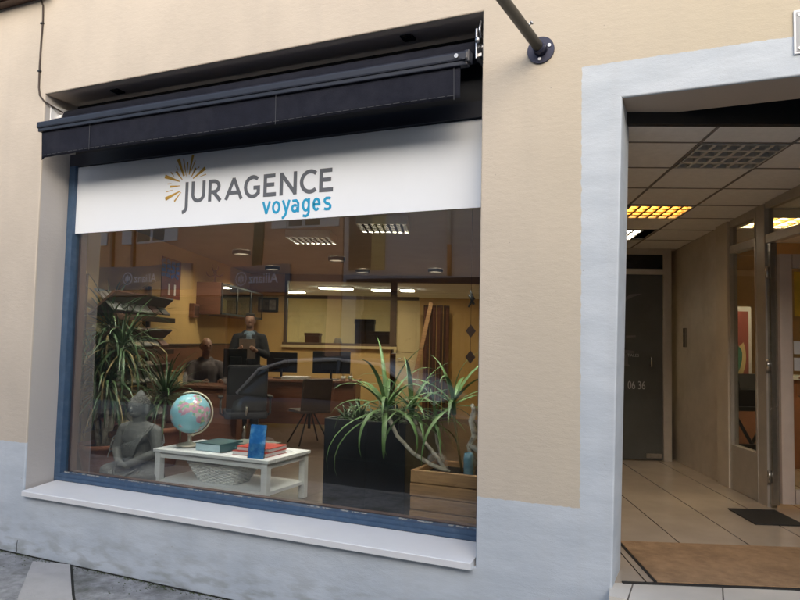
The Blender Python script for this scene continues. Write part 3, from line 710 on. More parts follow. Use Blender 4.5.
# sunburst: tapered rays
SC = (-3.918, 3.098)
b = MB()
rays = [(180, 272, 55, 233, 28), (188, 352, 65, 422, 26), (186, 308, 103, 318, 15), (213, 228, 163, 88, 27), (258, 215, 284, 52, 20), (278, 232, 312, 160, 15), (292, 246, 388, 160, 25), (235, 228, 206, 85, 9), (241, 218, 243, 112, 8), (203, 258, 148, 190, 18), (133, 232, 103, 198, 7), (112, 290, 80, 296, 6), (125, 345, 72, 360, 7), (196, 360, 143, 438, 11), (350, 228, 397, 210, 6), (268, 205, 304, 98, 7), (222, 225, 190, 150, 6), (325, 165, 340, 150, 6), (165, 178, 148, 150, 5)]
for k, (x0, y0, x1, y1, w) in enumerate(rays):
    def cv(x, y):
        dx, dy = x-245, y-300
        return (SC[0]+dx/8.57*.0109, SC[1]+(-.12*dx-dy)/8.57*.0084*1.04)
    p, q = Vector(cv(x0, y0)), Vector(cv(x1, y1)); dd = (q-p).normalized(); n_ = Vector((-dd.y, dd.x))*w/8.57*.0100/2
    b.prism([tuple(p-n_*.25), tuple(p+n_*.25), tuple(q+n_), tuple(q-n_)], Y0-.0003*(k % 3), .3165)
B(b, 'sunburst', m_gold)

# ------------------------------------------------------------ sign pole, cable, plate
t = thing('wall_pole', 'olive grey steel pole on a round bolted wall flange above the cream wall', 'bracket', (-.917, 0, 3.622))
b = MB(); b.tube([(0, 0, 0), (0, -.012, 0)], .082, 28, smooth=False); b.tube([(0, -.012, 0), (-.006, -.06, .006)], [.042, .036], 20); b.build('flange', m_flange, t)
b = MB(); b.tube([(0, -.02, 0), (-.17, -1.0, .16), (-.26, -1.6, .24)], .0315, 20); b.build('pole', m_olivep, t)
for a in (20, 140, 265):
    x, z = .057*math.cos(math.radians(a)), .057*math.sin(math.radians(a))
    b = MB(); b.tube([(x, -.012, z), (x, -.019, z)], .010, 10); b.build('screw', mat('bright_zinc', (.85, .85, .85), .25, metal=.4) if a == 20 else bpy.data.materials['bright_zinc'], t)
b = MB(); b.tube([(-.035, -.25, .04), (.004, -.25, .062)], .006, 8); b.tube([(-.001, -.25, .059), (.008, -.25, .0645)], .011, 8); b.build('set_screw', m_steel, t)

t = thing('wall_cable', 'thin brown cable clipped to the cream wall above the left window corner', 'cable', (-5.35, 0, 3.9))
P = [(-5.40, 4.83), (-5.375, 4.80), (-5.345, 4.74), (-5.338, 4.6), (-5.345, 4.42), (-5.348, 4.2), (-5.342, 4.0), (-5.325, 3.93), (-5.28, 3.885), (-5.262, 3.87)]
pts = [(p[0]+5.35, -.009, p[1]-3.9) for p in P] + [(.10, .02, -.045), (.125, .09, -.075), (.14, .14, -.09)]
b = MB(); b.tube(pts, .0075, 8); b.build('cable', m_cable, t)
for z in (.68, .25):
    b = MB(); b.box((.006, -.010, z), (.030, .022, .014), bev=.002); b.build('clip', m_black, t)
t = thing('wall_plate', 'small grey metal plate with pale rim screwed to the wall above the passage', 'sign', (.58, 0, 3.5))
b = MB(); b.span((-.168, -.012, -.117), (.168, 0, .117), bev=.003); b.build('plate', m_sill, t)
b = MB(); b.span((-.156, -.0145, -.105), (.156, -.0118, .105)); b.build('face', mat('plate_face', (.36, .38, .40), .5, .1, 12), t)
for x in (-.14, .14):
    for z in (-.09, .09):
        b = MB(); b.tube([(x, -.0145, z), (x, -.020, z)], .008, 8); b.build('screw', m_steel, t)
# ------------------------------------------------------------ shop rooms
m_sf = tile_material('brown_shop_floor_tile', (.11, .078, .06), (.10, .07, .055), (.45, .45), (.1, .2), .3, (.04, .03, .02), .006)
def wpoly(pts): return [(p[0], p[1]) for p in pts]
q1, q2 = W(.96, 12.6, 0), W(-3.56, 12.6, 0)
b = MB(); b.flat([(-5.58, .36), (-.62, .36), q1[:2], q2[:2]], .1, FI); o = struct(b.build('shop_floor', m_sf))
m_sc = mat('shop_ceiling_paint', (.40, .33, .27), .9, .06, 3)
b = MB(); b.flat([(-5.58, .36), (-.62, .36), q1[:2], q2[:2]], CEI, CEI+.1); struct(b.build('shop_ceiling', m_sc))
b = MB(); b.span((-3.75, 5.96, FI-.3), (-3.55, 12.6, CEI)); rs(b, 'shop_left_wall', m_yellow)
m_hdr = mat('brown_back_frame', (.12, .075, .045), .5, .1, 5)
b = MB(); b.span((-3.75, 12.6, FI-.3), (-.87, 12.72, 1.75)); b.span((-3.75, 12.601, 1.75), (-2.87, 12.719, CEI)); b.span((-.33, 12.601, FI-.3), (1.1, 12.719, 2.66)); rs(b, 'shop_back_wall', m_yellow)
t = room('interior_window', 'brown framed window from the shop into the lit back room', 'window', -1.6, 12.6, 1.75)
b = MB(); b.span((-1.29, -.03, 0), (.85, .1, .045)); b.span((-1.269, -.025, .045), (-1.22, .09, 1.19)); b.span((.72, -.03, -.0), (.84, .1, 1.19)); b.span((-1.27, -.028, .865), (1.25, .095, .925)); b.span((-1.27, -.028, 1.19), (2.6, .095, 1.32)); b.build('frame', m_hdr, t)
b = MB(); b.span((-1.22, .03, .925), (.72, .036, 1.19)); b.build('transom_pane', m_glass2, t)
b = MB(); b.span((-1.22, .03, .045), (.72, .036, .865)); b.build('glass_pane', m_glass2, t)
b = MB(); b.span((-1.3, -.06, -.05), (.86, .0, -.002)); b.build('sill', m_cream, t)
t = room('back_door', 'cream wooden door standing beside the interior window', 'door', -.545, 12.6, FI)
b = MB(); b.span((-.215, .0, 0), (.215, .045, 2.1)); b.build('leaf', m_cream, t)
b = MB(); b.span((-.15, -.012, 1.2), (.15, .001, 1.95), bev=.006); b.span((-.15, -.012, .2), (.15, .001, 1.05), bev=.006); b.build('raised_panel', m_cream, t)
b = MB(); b.tube([(-.17, -.05, 1.08), (-.09, -.05, 1.08)], .01); b.tube([(-.17, -.05, 1.08), (-.17, 0, 1.08)], .009); b.build('handle', m_chrome, t)
# back room
b = MB(); b.span((-4.6, 12.72, FI-.3), (2.2, 18.6, FI-.01)); rs(b, 'back_room_floor', m_sf)
b = MB(); b.span((-4.6, 12.72, 3.05), (2.2, 18.6, 3.12)); rs(b, 'back_room_ceiling', m_ceil)
b = MB(); b.span((-4.6, 18.6, FI-.3), (2.2, 18.7, 3.1)); b.span((-4.7, 12.72, FI-.3), (-4.6, 18.6, 3.1)); b.span((2.2, 12.72, FI-.3), (2.3, 18.6, 3.1)); rs(b, 'back_room_wall', m_cream)
for lab, px, py, sx in (('lit strip light at the left end of the back room', -3.6, 16.6, .6), ('longest lit strip light in the back room, second from the left', -2.3, 15.2, .75), ('lit strip light left of the dark window post', -1.27, 15.5, .5), ('small lit strip light right of the dark window post', -.70, 15.5, .32)):
    t = room('strip_light', lab, 'ceiling light', px, py, 3.045, 0, 'strip lights in the back room')
    b = MB(); b.span((-sx/2, -.2, -.03), (sx/2, .2, .0)); b.build('housing', m_white, t)
    b = MB(); b.span((-sx/2+.01, -.19, -.042), (sx/2-.01, .19, -.0305)); b.build('diffuser', bpy.data.materials.get('strip_diffuser') or mat('strip_diffuser', (1, .95, .85), .4, emit=(1, .90, .70), estr=24), t)
luminaire('louvred ceiling light over the middle of the shop', -1.46, 7.7, CEI-.085, .5, .55, m_tube_shop, m_louvreD, 0, 8, 6, 'louvred lights in the shop ceiling')
luminaire('louvred ceiling light nearer the right side of the shop', -.56, 6.8, CEI-.085, .5, .55, m_tube_shop, m_louvreD, 0, 8, 6, 'louvred lights in the shop ceiling')
for k_, (a_, b_, l_) in enumerate(((-4.85, .95, 'added unseen louvred light behind the banner above the brochure rack'), (-3.5, .95, 'added unseen louvred light behind the banner above the white table'), (-2.0, .95, 'added unseen louvred light behind the banner above the pine planter'))):
    luminaire(l_, a_*cP+(b_+4)*sP, -a_*sP+(b_+4)*cP, CEI-.085, .6, .6, m_tube_added, m_louvreD, 0, 8, 4, 'louvred lights in the shop ceiling')  # unseen lamps added behind the banner to light the front of the shop
m_down_added = mat('added_downlight_lamp', (1, .9, .7), .3, emit=(1, .84, .62), estr=125)  # downlights added to brighten the back of the shop
for a_, b_, l_ in ((-2.75, 9.3, 'added downlight above the seated person'), (-1.5, 9.9, 'added downlight above the brown guest chair'), (-2.8, 11.3, 'added downlight above the left end of the long desk'), (-1.3, 11.6, 'added downlight above the right end of the long desk'), (-.05, 11.3, 'added downlight in front of the dark folding screen')):
    t = room('added_downlight', l_, 'ceiling light', a_, b_, CEI-.001, 0, 'added downlights in the shop ceiling')
    b = MB(); b.lathe([(.125, -.055), (.125, -.001), (.10, -.001), (.10, -.055), (.125, -.055)], n=28, cap=False); b.build('rim', m_louvreD, t)
    b = MB(); b.lathe([(.09, -.008), (.09, -.003)], n=24); b.build('lamp', m_down_added, t)
# clutter in the back room
for nm, lab, cat, px, py, d, m in (('cardboard_box', 'reddish brown box standing on the sill of the back room window', 'box', -2.42, 13.2, (.28, .3, .36), m_woodred),
                                   ('storage_box', 'large brown box stack seen through the right half of the interior window', 'box', -1.25, 13.6, (.75, .4, .42), m_wooddark),
                                   ('storage_box', 'small brown box lying on the box stack behind the interior window', 'box', -1.45, 13.6, (.38, .3, .66), m_brownfab)):
    t = room(nm, lab, cat, px, py, 1.62)
    b = MB(); b.span((-d[0]/2, -d[1]/2, 0), (d[0]/2, d[1]/2, d[2]*.85), bev=.008); b.build('body', m, t)
    b = MB(); b.span((-d[0]/2-.01, -d[1]/2-.01, d[2]*.85), (d[0]/2+.01, d[1]/2+.01, d[2]), bev=.006); b.build('lid', m, t)
t = room('sideboard', 'low brown sideboard in the back room under the boxes', 'sideboard', -1.7, 13.45, FI-.01)
b = MB(); b.span((-1.2, -.35, 0), (1.2, .4, 1.13), bev=.01); b.build('carcass', m_wooddark, t)
b = MB(); b.span((-1.23, -.37, 1.13), (1.23, .42, 1.172), bev=.008); b.build('top', m_woodred, t)
for k in range(3):
    b = MB(); b.span((-1.18+.8*k, -.37, .08), (-.42+.8*k, -.352, 1.08), bev=.006); b.build('door', m_wooddark, t)
t = room('table_lamp', 'small white shaded lamp standing behind the interior window', 'lamp', -1.95, 13.3, 1.625)
b = MB(); b.lathe([(.06, 0), (.06, .015), (.015, .03), (.012, .14), (.012, .16)], n=16); b.build('base', m_white, t)
b = MB(); b.lathe([(.10, .12), (.055, .27), (.052, .27), (.096, .12)], n=20); b.build('lamp_shade', m_paper, t)  # plain white shade without emission
# leaning plank and dark folding screen at the back
t = room('wooden_plank', 'pale wooden plank leaning against the dark folding screen', 'plank', -.33, 12.1, FI)
b = MB(); b.box((.0, 0, 1.05), (.075, .03, 2.15), ry=.20, bev=.004); b.build('board', m_pine, t)
t = room('folding_screen', 'dark brown slatted folding screen at the back right of the shop', 'screen', -.05, 12.3, FI)
for k in range(4):
    b = MB(); x = -.2+.12*k
    b.box((x+.05, (.05 if k % 2 else -.05)*.5, 1.03), (.12, .025, 2.06), rz=(.7 if k % 2 else -.7)); b.build('screen_panel', m_wooddark, t)
    b = MB()
    for j in range(3): b.box((x+.02+.03*j, (.05 if k % 2 else -.05)*.5-.02, 1.03), (.009, .03, 1.98), rz=(.7 if k % 2 else -.7))
    b.build('slat_trim', m_woodred, t)
# framed picture, poster, switch box, wall cabinet with ornament
t = room('framed_picture', 'small dark framed picture high on the yellow back wall', 'picture', -3.2, 12.6, 2.35)
b = MB(); b.span((-.215, -.03, 0), (.215, -.001, .27), bev=.006); b.build('frame', m_black, t)
b = MB(); b.span((-.17, -.034, .04), (.03, -.0305, .23)); b.build('print', mat('dark_print', (.10, .07, .06), .5, .6, 9), t)
b = MB(); b.span((.045, -.034, .04), (.17, -.0305, .23)); b.build('print', mat('grey_print', (.25, .22, .2), .5, .5, 12), t)
t = room('wall_poster', 'tall poster with blue upper half and brown lower half on the yellow side wall', 'poster', -3.548, 8.83, 2.35)
b = MB(); b.span((0, -.32, 0), (.006, .32, .53)); b.build('sheet', mat('brown_poster', (.20, .05, .03), .5, .4, 6), t)
b = MB()
rnd = random.Random(3)
for i in range(4):
    for j in range(4):
        b.box((.0085, -.27+.15*i+rnd.uniform(-.02, .02), .30+.06*j), (.003, .12, .045), rx=rnd.uniform(-.3, .3))
b.build('blue_print', mat('blue_print', (.03, .07, .30), .5, .4, 8), t)
for y_ in (.12, -.08): b = MB(); b.box((.0085, y_, .12), (.003, .06, .15)); b.build('pale_print', m_paper, t)
t = room('wall_box', 'small brown wall box mounted below and right of the poster', 'wall box', -3.549, 9.65, 2.13)
b = MB(); b.span((0, -.12, 0), (.07, .12, .2), bev=.008); b.build('case', m_woodred, t)
b = MB(); b.span((.071, -.09, .03), (.075, .09, .17)); b.build('cover', m_wooddark, t)
t = room('wall_cabinet', 'long red-brown wall cabinet with glass doors on the yellow side wall', 'cabinet', -3.549, 11.0, 2.19)
b = MB(); b.span((0, -1.2, 0), (.36, -1.17, .47)); b.span((0, 1.17, 0), (.36, 1.2, .47)); b.span((0, -1.17, 0), (.36, 1.17, .025)); b.span((0, -1.17, .445), (.36, 1.17, .47)); b.span((0, -1.17, .025), (.015, 1.17, .445)); b.build('carcass', m_woodred, t)
for k in range(3):
    y0 = -1.17+.78*k; b = MB()
    b.span((.361, y0, .0), (.378, y0+.03, .47)); b.span((.361, y0+.75, .0), (.378, y0+.78, .47)); b.span((.361, y0+.03, .0), (.378, y0+.75, .03)); b.span((.361, y0+.03, .44), (.378, y0+.75, .47))
    o = b.build('door', m_black, t); b = MB(); b.span((.366, y0+.03, .03), (.371, y0+.75, .44)); b.build('pane', m_glass2, o)
    b = MB()
    for j in range(9): b.box((.15+.03*(j % 2), y0+.1+.07*j, .12+.01*(j % 3)), (.15, .03, .2+.02*(j % 3)))
    b.build('shelf_book', (m_cream, m_woodred, m_wooddark)[k], t)
t = room('antler_ornament', 'small branching brown ornament standing on the wall cabinet', 'ornament', -3.35, 10.0, 2.66)
b = MB(); b.lathe([(.05, 0), (.05, .012), (.012, .03), (.010, .12), (.03, .15), (.02, .2)], n=14); b.build('foot', m_woodred, t)
for sx in (-1, 1):
    b = MB(); b.tube([(0, 0, .12), (sx*.07, 0, .10), (sx*.12, 0, .13), (sx*.13, 0, .17)], [.012, .011, .009, .004]); b.tube([(sx*.02, 0, .18), (sx*.05, 0, .24), (sx*.04, 0, .28)], [.01, .008, .003]); b.build('antler', m_woodred, t)
t = room('side_panel_board', 'reddish brown waist-high panelling along the yellow side wall', 'panelling', -3.549, 9.75, FI)
b = MB(); b.span((0, -1.6, 0), (.05, 1.6, 1.27)); b.build('board', m_woodred, t)
b = MB(); b.span((0, -1.62, 1.27), (.07, 1.62, 1.30), bev=.004); b.build('cap_rail', m_wooddark, t)
# brochure rack
t = room('brochure_rack', 'dark wooden rack of slanted shelves with travel brochures on the left wall', 'rack', -3.54, 7.35, FI)
b = MB(); b.span((0, -.78, 0), (.04, -.74, 2.0)); b.span((0, .74, 0), (.04, .78, 2.0)); b.span((.0, -.78, 0), (.36, .78, .25)); b.build('frame', m_wooddark, t)
rnd = random.Random(5)
mbro = [mat('brochure_cover_'+n, c, .4, .25, 14) for n, c in (('sand', (.40, .30, .18)), ('sea', (.22, .22, .20)), ('rose', (.38, .16, .12)), ('white', (.5, .48, .44)), ('leaf', (.26, .22, .12)))]
for k, z in enumerate((.55, .95, 1.35, 1.72)):
    b = MB(); b.box((.19, 0, z), (.36, 1.5, .02), ry=-.75+PI/2*0); b.build('shelf', m_wooddark, t)
    b = MB(); b.box((.34, 0, z-.135), (.025, 1.54, .06), bev=.005); b.build('lip', m_wooddark, t)
    for j in range(6):
        b = MB(); b.box((.20, -.62+.245*j, z+.035), (.30, .20, .016), ry=.78-.03*rnd.random(), rx=0); b.build('brochure', mbro[rnd.randrange(5)], t)

# ------------------------------------------------------------ desks, monitors, chairs
def desk(label, px, py, wx, dy, top, m):
    t = room('desk', label, 'desk', px, py, FI)
    b = MB(); b.span((-wx/2, -dy/2, top-.035), (wx/2, dy/2, top), bev=.004); b.build('desktop', m, t)
    b = MB(); b.span((-wx/2+.05, -dy/2+.06, .04), (wx/2-.05, -dy/2+.085, top-.036)); b.build('front_panel', m, t)
    for s in (-1, 1):
        b = MB(); b.span((s*(wx/2-.025)-.018, -dy/2+.02, 0), (s*(wx/2-.025)+.018, dy/2-.02, top-.036)); b.build('side_panel', m, t)
desk('red-brown desk nearest the left wall in front of the seated person', -2.98, 8.7, 1.02, .6, .79, m_woodred)
desk('long red-brown desk with two black monitors under the interior window', -2.2, 11.2, 1.85, .75, .745, m_woodred)
def monitor(label, px, py, z, w, h, rz=0):
    t = room('computer_monitor', label, 'monitor', px, py, z, rz)
    b = MB(); b.span((-w/2, -.02, .10), (w/2, .015, .10+h), bev=.006); b.span((-w/4, -.05, .16), (w/4, -.02, h), bev=.01); b.build('housing', m_black, t)
    b = MB(); b.span((-w/2+.012, .0155, .112), (w/2-.012, .0175, .088+h)); b.build('screen', m_blackglass, t)
    b = MB(); b.tube([(0, -.02, .012), (0, -.03, .2)], .02, 10); b.span((-.12, -.09, 0), (.12, .09, .012), bev=.004); b.build('stand', m_black, t)
monitor('black monitor seen from behind on the long desk', -1.72, 11.1, FI+.746, .62, .36)
monitor('black monitor at the left end of the long desk', -2.55, 11.15, FI+.746, .52, .33, -.12)
monitor('black monitor on the right end of the desk by the seated person', -2.62, 8.75, FI+.791, .30, .36, .5)
t = room('paper_stack', 'pale stack of papers on the long desk between the monitors', 'papers', -2.28, 11.0, FI+.746)
b = MB()
for k in range(6): b.box((rnd.uniform(-.01, .01), rnd.uniform(-.01, .01), .004+.008*k), (.42, .28, .0075), rz=rnd.uniform(-.05, .05))
b.build('sheet', m_paper, t)
for lab, px, w, h, m in (('small white box on the right of the long desk', -1.50, .07, .07, m_paper), ('small grey pot right of the white box on the long desk', -1.62+.24, .06, .08, m_steel)):
    t = room('desk_pot', lab, 'desk pot', px, 10.93, FI+.746)
    b = MB(); b.lathe([(w/2, 0), (w/2+.004, h*.5), (w/2+.006, h), (w/2, h), (w/2-.004, .01)], n=18); b.build('cup', m, t)
    b = MB(); b.tube([(0, 0, .01), (.01, .01, h+.06)], .004, 6); b.tube([(0.01, 0, .01), (-.015, 0, h+.05)], .004, 6); b.build('pen', m_black, t)
t = room('water_bottle', 'small white bottle on the desk in front of the seated person', 'bottle', -3.18, 8.5, FI+.791)
b = MB(); b.lathe([(.02, 0), (.03, .01), (.03, .11), (.012, .14), (.012, .155)], n=16); b.build('bottle', m_paper, t)
b = MB(); b.lathe([(.015, .1555), (.015, .175)], n=12); b.build('cap', m_chrome, t)
t = room('storage_basket', 'beige box of papers on the desk left of the white bottle', 'box', -3.38, 8.65, FI+.791)
b = MB(); b.span((-.1, -.12, 0), (.1, .12, .14), bev=.008); b.build('box', m_cream, t)
b = MB(); b.span((-.11, -.13, .14), (.11, .13, .16), bev=.004); b.build('lid', m_pine, t)

def office_chair(label, px, py, rz):
    t = room('office_chair', label, 'chair', px, py, FI, rz)
    b = MB(); b.box((0, 0, .49), (.50, .48, .09), bev=.03); b.build('seat', m_blackfab, t)
    b = MB(); b.box((0, .24, .80), (.47, .07, .56), rx=-.13, bev=.03); b.build('backrest', m_blackfab, t)
    b = MB(); b.tube([(0, 0, .44), (0, 0, .12)], .028, 12); b.tube([(0, .2, .45), (0, .28, .6)], .02); b.build('column', m_chrome, t)
    b = MB()
    for k in range(5):
        a = 2*PI*k/5+.3; b.tube([(0, 0, .12), (.28*math.cos(a), .28*math.sin(a), .07)], [.022, .014], 8)
    b.build('star_base', m_black, t)
    for k in range(5):
        a = 2*PI*k/5+.3; b = MB(); x, y = .28*math.cos(a), .28*math.sin(a); b.tube([(x-.02, y, .031), (x+.02, y, .031)], .03, 12); b.build('castor', m_black, t)
    for s in (-1, 1):
        b = MB(); b.tube([(s*.24, .1, .47), (s*.29, .1, .5), (s*.29, .08, .68)], .014, 8); b.box((s*.29, .0, .69), (.06, .26, .03), bev=.01); b.build('armrest', m_black, t)
    return t
office_chair('large black office chair behind the globe table', -2.30, 8.15, PI+.35)
t = room('guest_chair', 'brown shell chair on thin dark metal legs right of the office chair', 'chair', -1.70, 9.15, FI, -2.55)
b = MB(); b.box((0, 0, .44), (.44, .42, .04), bev=.015); b.build('seat', m_brownfab, t)
b = MB(); b.box((0, .22, .66), (.42, .035, .44), rx=-.16, bev=.015); b.build('backrest', m_brownfab, t)
for sx in (-1, 1):
    for sy in (-1, 1):
        b = MB(); b.tube([(sx*.04, sy*.04, .42), (sx*.22, sy*.2, 0)], .011, 8); b.build('leg', m_black, t)
b = MB(); b.tube([(0, 0, .2), (0, 0, .42)], .02, 10); b.build('column', m_black, t)

# ------------------------------------------------------------ people
m_bluerefl = mat('light_blue_reflection', (.13, .19, .26), .85, .1, 20, .2, 90)
m_jack = mat('black_jacket_cloth', (.014, .015, .02), .85, .2, 20, .3, 80)
m_jeans = mat('dark_trousers_cloth', (.03, .035, .05), .9, .15, 20)
m_hair = mat('grey_brown_hair', (.035, .028, .024), .7, .3, 30, .5, 150)
m_pull = mat('brown_pullover', (.10, .085, .09), .9, .15, 20, .3, 90)
m_eye = mat('eye', (.02, .015, .01), .2)
def person(label, px, py, z, rz, seated, m_top, m_inner, hair):
    t = room('person', label, 'person', px, py, z, rz)
    if seated:
        hipz, kz = .55, .52; sh = hipz+.50
        hip = [(s*.09, 0, hipz) for s in (-1, 1)]; knee = [(s*.13, -.42, kz) for s in (-1, 1)]; ank = [(s*.13, -.40, .09) for s in (-1, 1)]
        hand = [(s*.13, -.40, sh-.27) for s in (-1, 1)]; elb = [(s*.25, -.12, sh-.28) for s in (-1, 1)]
    else:
        hipz = .93; sh = 1.44
        hip = [(s*.09, 0, hipz) for s in (-1, 1)]; knee = [(s*.10, -.02, .50) for s in (-1, 1)]; ank = [(s*.11, .02, .09) for s in (-1, 1)]
        hand = [(s*.11, -.33, sh-.22) for s in (-1, 1)]; elb = [(s*.25, -.06, sh-.29) for s in (-1, 1)]
    hz = sh+.21
    b = MB()
    b.cap((0, 0, hipz), (0, 0, hipz+.2), .135, .12); b.cap((0, 0, hipz+.2), (0, 0, sh-.12), .10, .11); b.cap((-.12, 0, sh-.06), (.12, 0, sh-.06), .055, .055)
    b.cap((0, 0, sh-.02), (0, -.01, hz-.03), .058, .054)
    b.ell((0, -.012, hz+.02), (.076, .096, .108)); b.ell((0, -.045, hz-.05), (.052, .058, .055))           # skull, jaw
    b.ell((0, -.108, hz+.0), (.012, .018, .022), 8); b.ell((0, -.097, hz-.045), (.024, .010, .007), 8)     # nose, mouth
    for s in (-1, 1): b.ell((s*.077, .0, hz+.0), (.010, .018, .030), 8); b.ell((s*.03, -.092, hz+.035), (.022, .012, .007), 8)
    for i, s in enumerate((-1, 1)):
        b.cap((s*.175, 0, sh-.06), elb[i], .042, .038); b.cap(elb[i], hand[i], .04, .026)
        b.cap(hip[i], knee[i], .085, .06); b.cap(knee[i], ank[i], .058, .038)
        b.cap(ank[i], (ank[i][0]+s*.02, ank[i][1]-.16, .045), .042, .035)
        h = Vector(hand[i]); dr = Vector((-s*.25, -.8, .25)).normalized()
        b.cap(h, h+dr*.07, .030, .034)
        for k in range(4):
            base = h+dr*.085+Vector((0, 0, .028-.018*k)); L = (.032, .038, .036, .028)[k]
            b.cap(base, base+dr*L, .0095, .009, 8); b.cap(base+dr*L, base+dr*L+Vector((-s*.7, -.5, -.1)).normalized()*L*.9, .009, .0075, 8)
        b.cap(h+dr*.03+Vector((0, 0, .03)), h+dr*.075+Vector((-s*.03, -.0, .045)), .012, .009, 8)
    o = b.build('body', m_skin, t); remesh(o, .008, 3)
    for s in (-1, 1):
        b = MB(); b.ell((s*.03, -.096, hz+.018), (.011, .007, .0065), 10); b.build('eye', m_eye, t)
    # trousers
    b = MB(); b.cap((-.05, 0, hipz+.03), (.05, 0, hipz+.03), .135, .135)
    for i, s in enumerate((-1, 1)):
        b.cap(hip[i], knee[i], .105, .078); b.cap(knee[i], (ank[i][0], ank[i][1], .13), .078, .066)
    o = b.build('trousers', m_jeans, t); remesh(o, .014, 5)
    for i, s in enumerate((-1, 1)):
        b = MB(); b.cap((ank[i][0], ank[i][1]+.02, .06), (ank[i][0]+s*.02, ank[i][1]-.17, .045), .052, .044); b.build('shoe', m_black, t)
    # top
    b = MB(); b.cap((0, 0, hipz+.02), (0, 0, sh-.12), .165, .172); b.cap((-.135, 0, sh-.05), (.135, 0, sh-.05), .088, .088); b.cap((-.05, 0, sh+.01), (.05, 0, sh+.01), .072, .072)
    for i, s in enumerate((-1, 1)):
        b.cap((s*.18, 0, sh-.05), elb[i], .078, .062); e = Vector(elb[i]); hh = Vector(hand[i]); b.cap(e, e+(hh-e)*.86, .062, .045)
    bmesh.ops.scale(b.bm, vec=(1.02, .92, 1), verts=b.bm.verts)
    o = b.build('jacket' if not seated else 'pullover', m_top, t); remesh(o, .012, 5)
    if m_inner:
        b = MB(); b.cap((0, -.055, hipz+.16), (0, -.055, sh-.1), .098, .105); b.cap((-.03, -.02, sh-.0), (.03, -.02, sh-.0), .072, .072); b.cap((0, -.09, sh-.02), (.03, -.15, sh-.28), .045, .03)
        o = b.build('scarf', m_inner, t); remesh(o, .010, 4)  # blue reflection over the figure, built as a scarf
    b = MB()
    if hair == 'short':
        b.ell((0, .006, hz+.04), (.083, .098, .095)); b.ell((0, -.045, hz+.10), (.068, .055, .03))
    else:
        b.ell((0, .035, hz+.01), (.086, .072, .070))
    for v in b.bm.verts:
        if v.co.y < -.055 and v.co.z < hz+.075: v.co.y = -.05
    o = b.build('hair', m_hair, t); remesh(o, .008, 2)
    return t
person('balding person in a brown pullover seated at the desk by the left wall', -3.19, 9.28, FI, .55, True, m_pull, None, 'bald')
person('standing person in a black jacket and light blue reflection shaped like a scarf reading a sheet', -2.83, 10.15, FI, .18, False, m_jack, m_bluerefl, 'short')
t = room('paper_sheet', 'white sheet of paper held by the standing person', 'paper', -2.76, 9.80, FI+1.20, .18)
b = MB(); b.box((0, 0, .04), (.23, .002, .31), rx=.35); b.build('sheet', m_paper, t)
# ------------------------------------------------------------ window display
# low white table
t = thing('display_table', 'low white wooden table with lower shelf behind the window glass', 'table', (-3.84, .93, FI))
TX0, TX1, TY0, TY1, TZ = -.608, .608, -.322, .322, .41
b = MB()
for s in (-1, 1): b.span((TX0, s*.27-.052, TZ-.028), (TX1, s*.27+.052, TZ), bev=.005)
b.span((TX0, -.2175, TZ-.0285), (TX0+.10, .2175, TZ-.0005)); b.span((TX1-.10, -.2175, TZ-.0285), (TX1, .2175, TZ-.0005))
b.span((TX0+.10, -.2175, TZ-.024), (TX1-.10, .2175, TZ-.010)); b.build('tabletop', m_white, t)
b = MB(); b.span((TX0+.06, TY0+.022, TZ-.075), (TX1-.06, TY0+.04, TZ-.029)); b.span((TX0+.06, TY1-.04, TZ-.075), (TX1-.06, TY1-.022, TZ-.029)); b.span((TX0+.022, TY0+.06, TZ-.075), (TX0+.04, TY1-.06, TZ-.029)); b.span((TX1-.04, TY0+.06, TZ-.075), (TX1-.022, TY1-.06, TZ-.029)); b.build('apron', m_white, t)
for sx in (-1, 1):
    for sy in (-1, 1):
        b = MB(); b.span((sx*(TX1-.045)-.029, sy*(TY1-.04)-.029, 0), (sx*(TX1-.045)+.029, sy*(TY1-.04)+.029, TZ-.0285), bev=.003); b.build('leg', m_white, t)
b = MB(); b.span((TX0+.035, TY0+.03, .115), (TX1-.035, TY1-.03, .145), bev=.003); b.build('shelf', m_white, t)
TT = FI+TZ
# globe
def globe_material():
    m = mat('globe_print', (.28, .60, .70), .3, .08, 4)
    nt = m.node_tree; N = nt.nodes; L = nt.links; bs = N['Principled BSDF']; base = bs.inputs['Base Color'].links[0].from_socket
    tc = N.new('ShaderNodeTexCoord')
    nz = N.new('ShaderNodeTexNoise'); nz.inputs['Scale'].default_value = 7.5; nz.inputs['Detail'].default_value = 8; nz.inputs['Roughness'].default_value = .55; L.new(tc.outputs['Object'], nz.inputs[0])
    land = M_math(nt, 'MULTIPLY', M_math(nt, 'SUBTRACT', nz.outputs[0], .515), 60, True)
    vo = N.new('ShaderNodeTexVoronoi'); vo.inputs['Scale'].default_value = 38; L.new(tc.outputs['Object'], vo.inputs['Vector'])
    rp = N.new('ShaderNodeValToRGB'); L.new(vo.outputs['Color'], rp.inputs[0]); rp.color_ramp.interpolation = 'CONSTANT'
    cs = [(0, (.62, .25, .38, 1)), (.35, (.66, .60, .62, 1)), (.5, (.22, .50, .30, 1)), (.66, (.62, .30, .42, 1)), (.82, (.60, .60, .32, 1))]
    rp.color_ramp.elements[0].color = (.62, .30, .42, 1); rp.color_ramp.elements[1].position = cs[1][0]; rp.color_ramp.elements[1].color = cs[1][1]
    for p, c in cs[2:]: e = rp.color_ramp.elements.new(p); e.color = c
    mx = N.new('ShaderNodeMix'); mx.data_type = 'RGBA'; L.new(base, mx.inputs[6]); L.new(rp.outputs[0], mx.inputs[7]); L.new(land, mx.inputs[0])
    L.new(mx.outputs[2], bs.inputs['Base Color']); bs.inputs['Coat Weight'].default_value = .3
    return m
t = thing('globe', 'light blue desk globe with pink and green countries on the white table', 'globe', (-4.30, .90, TT))
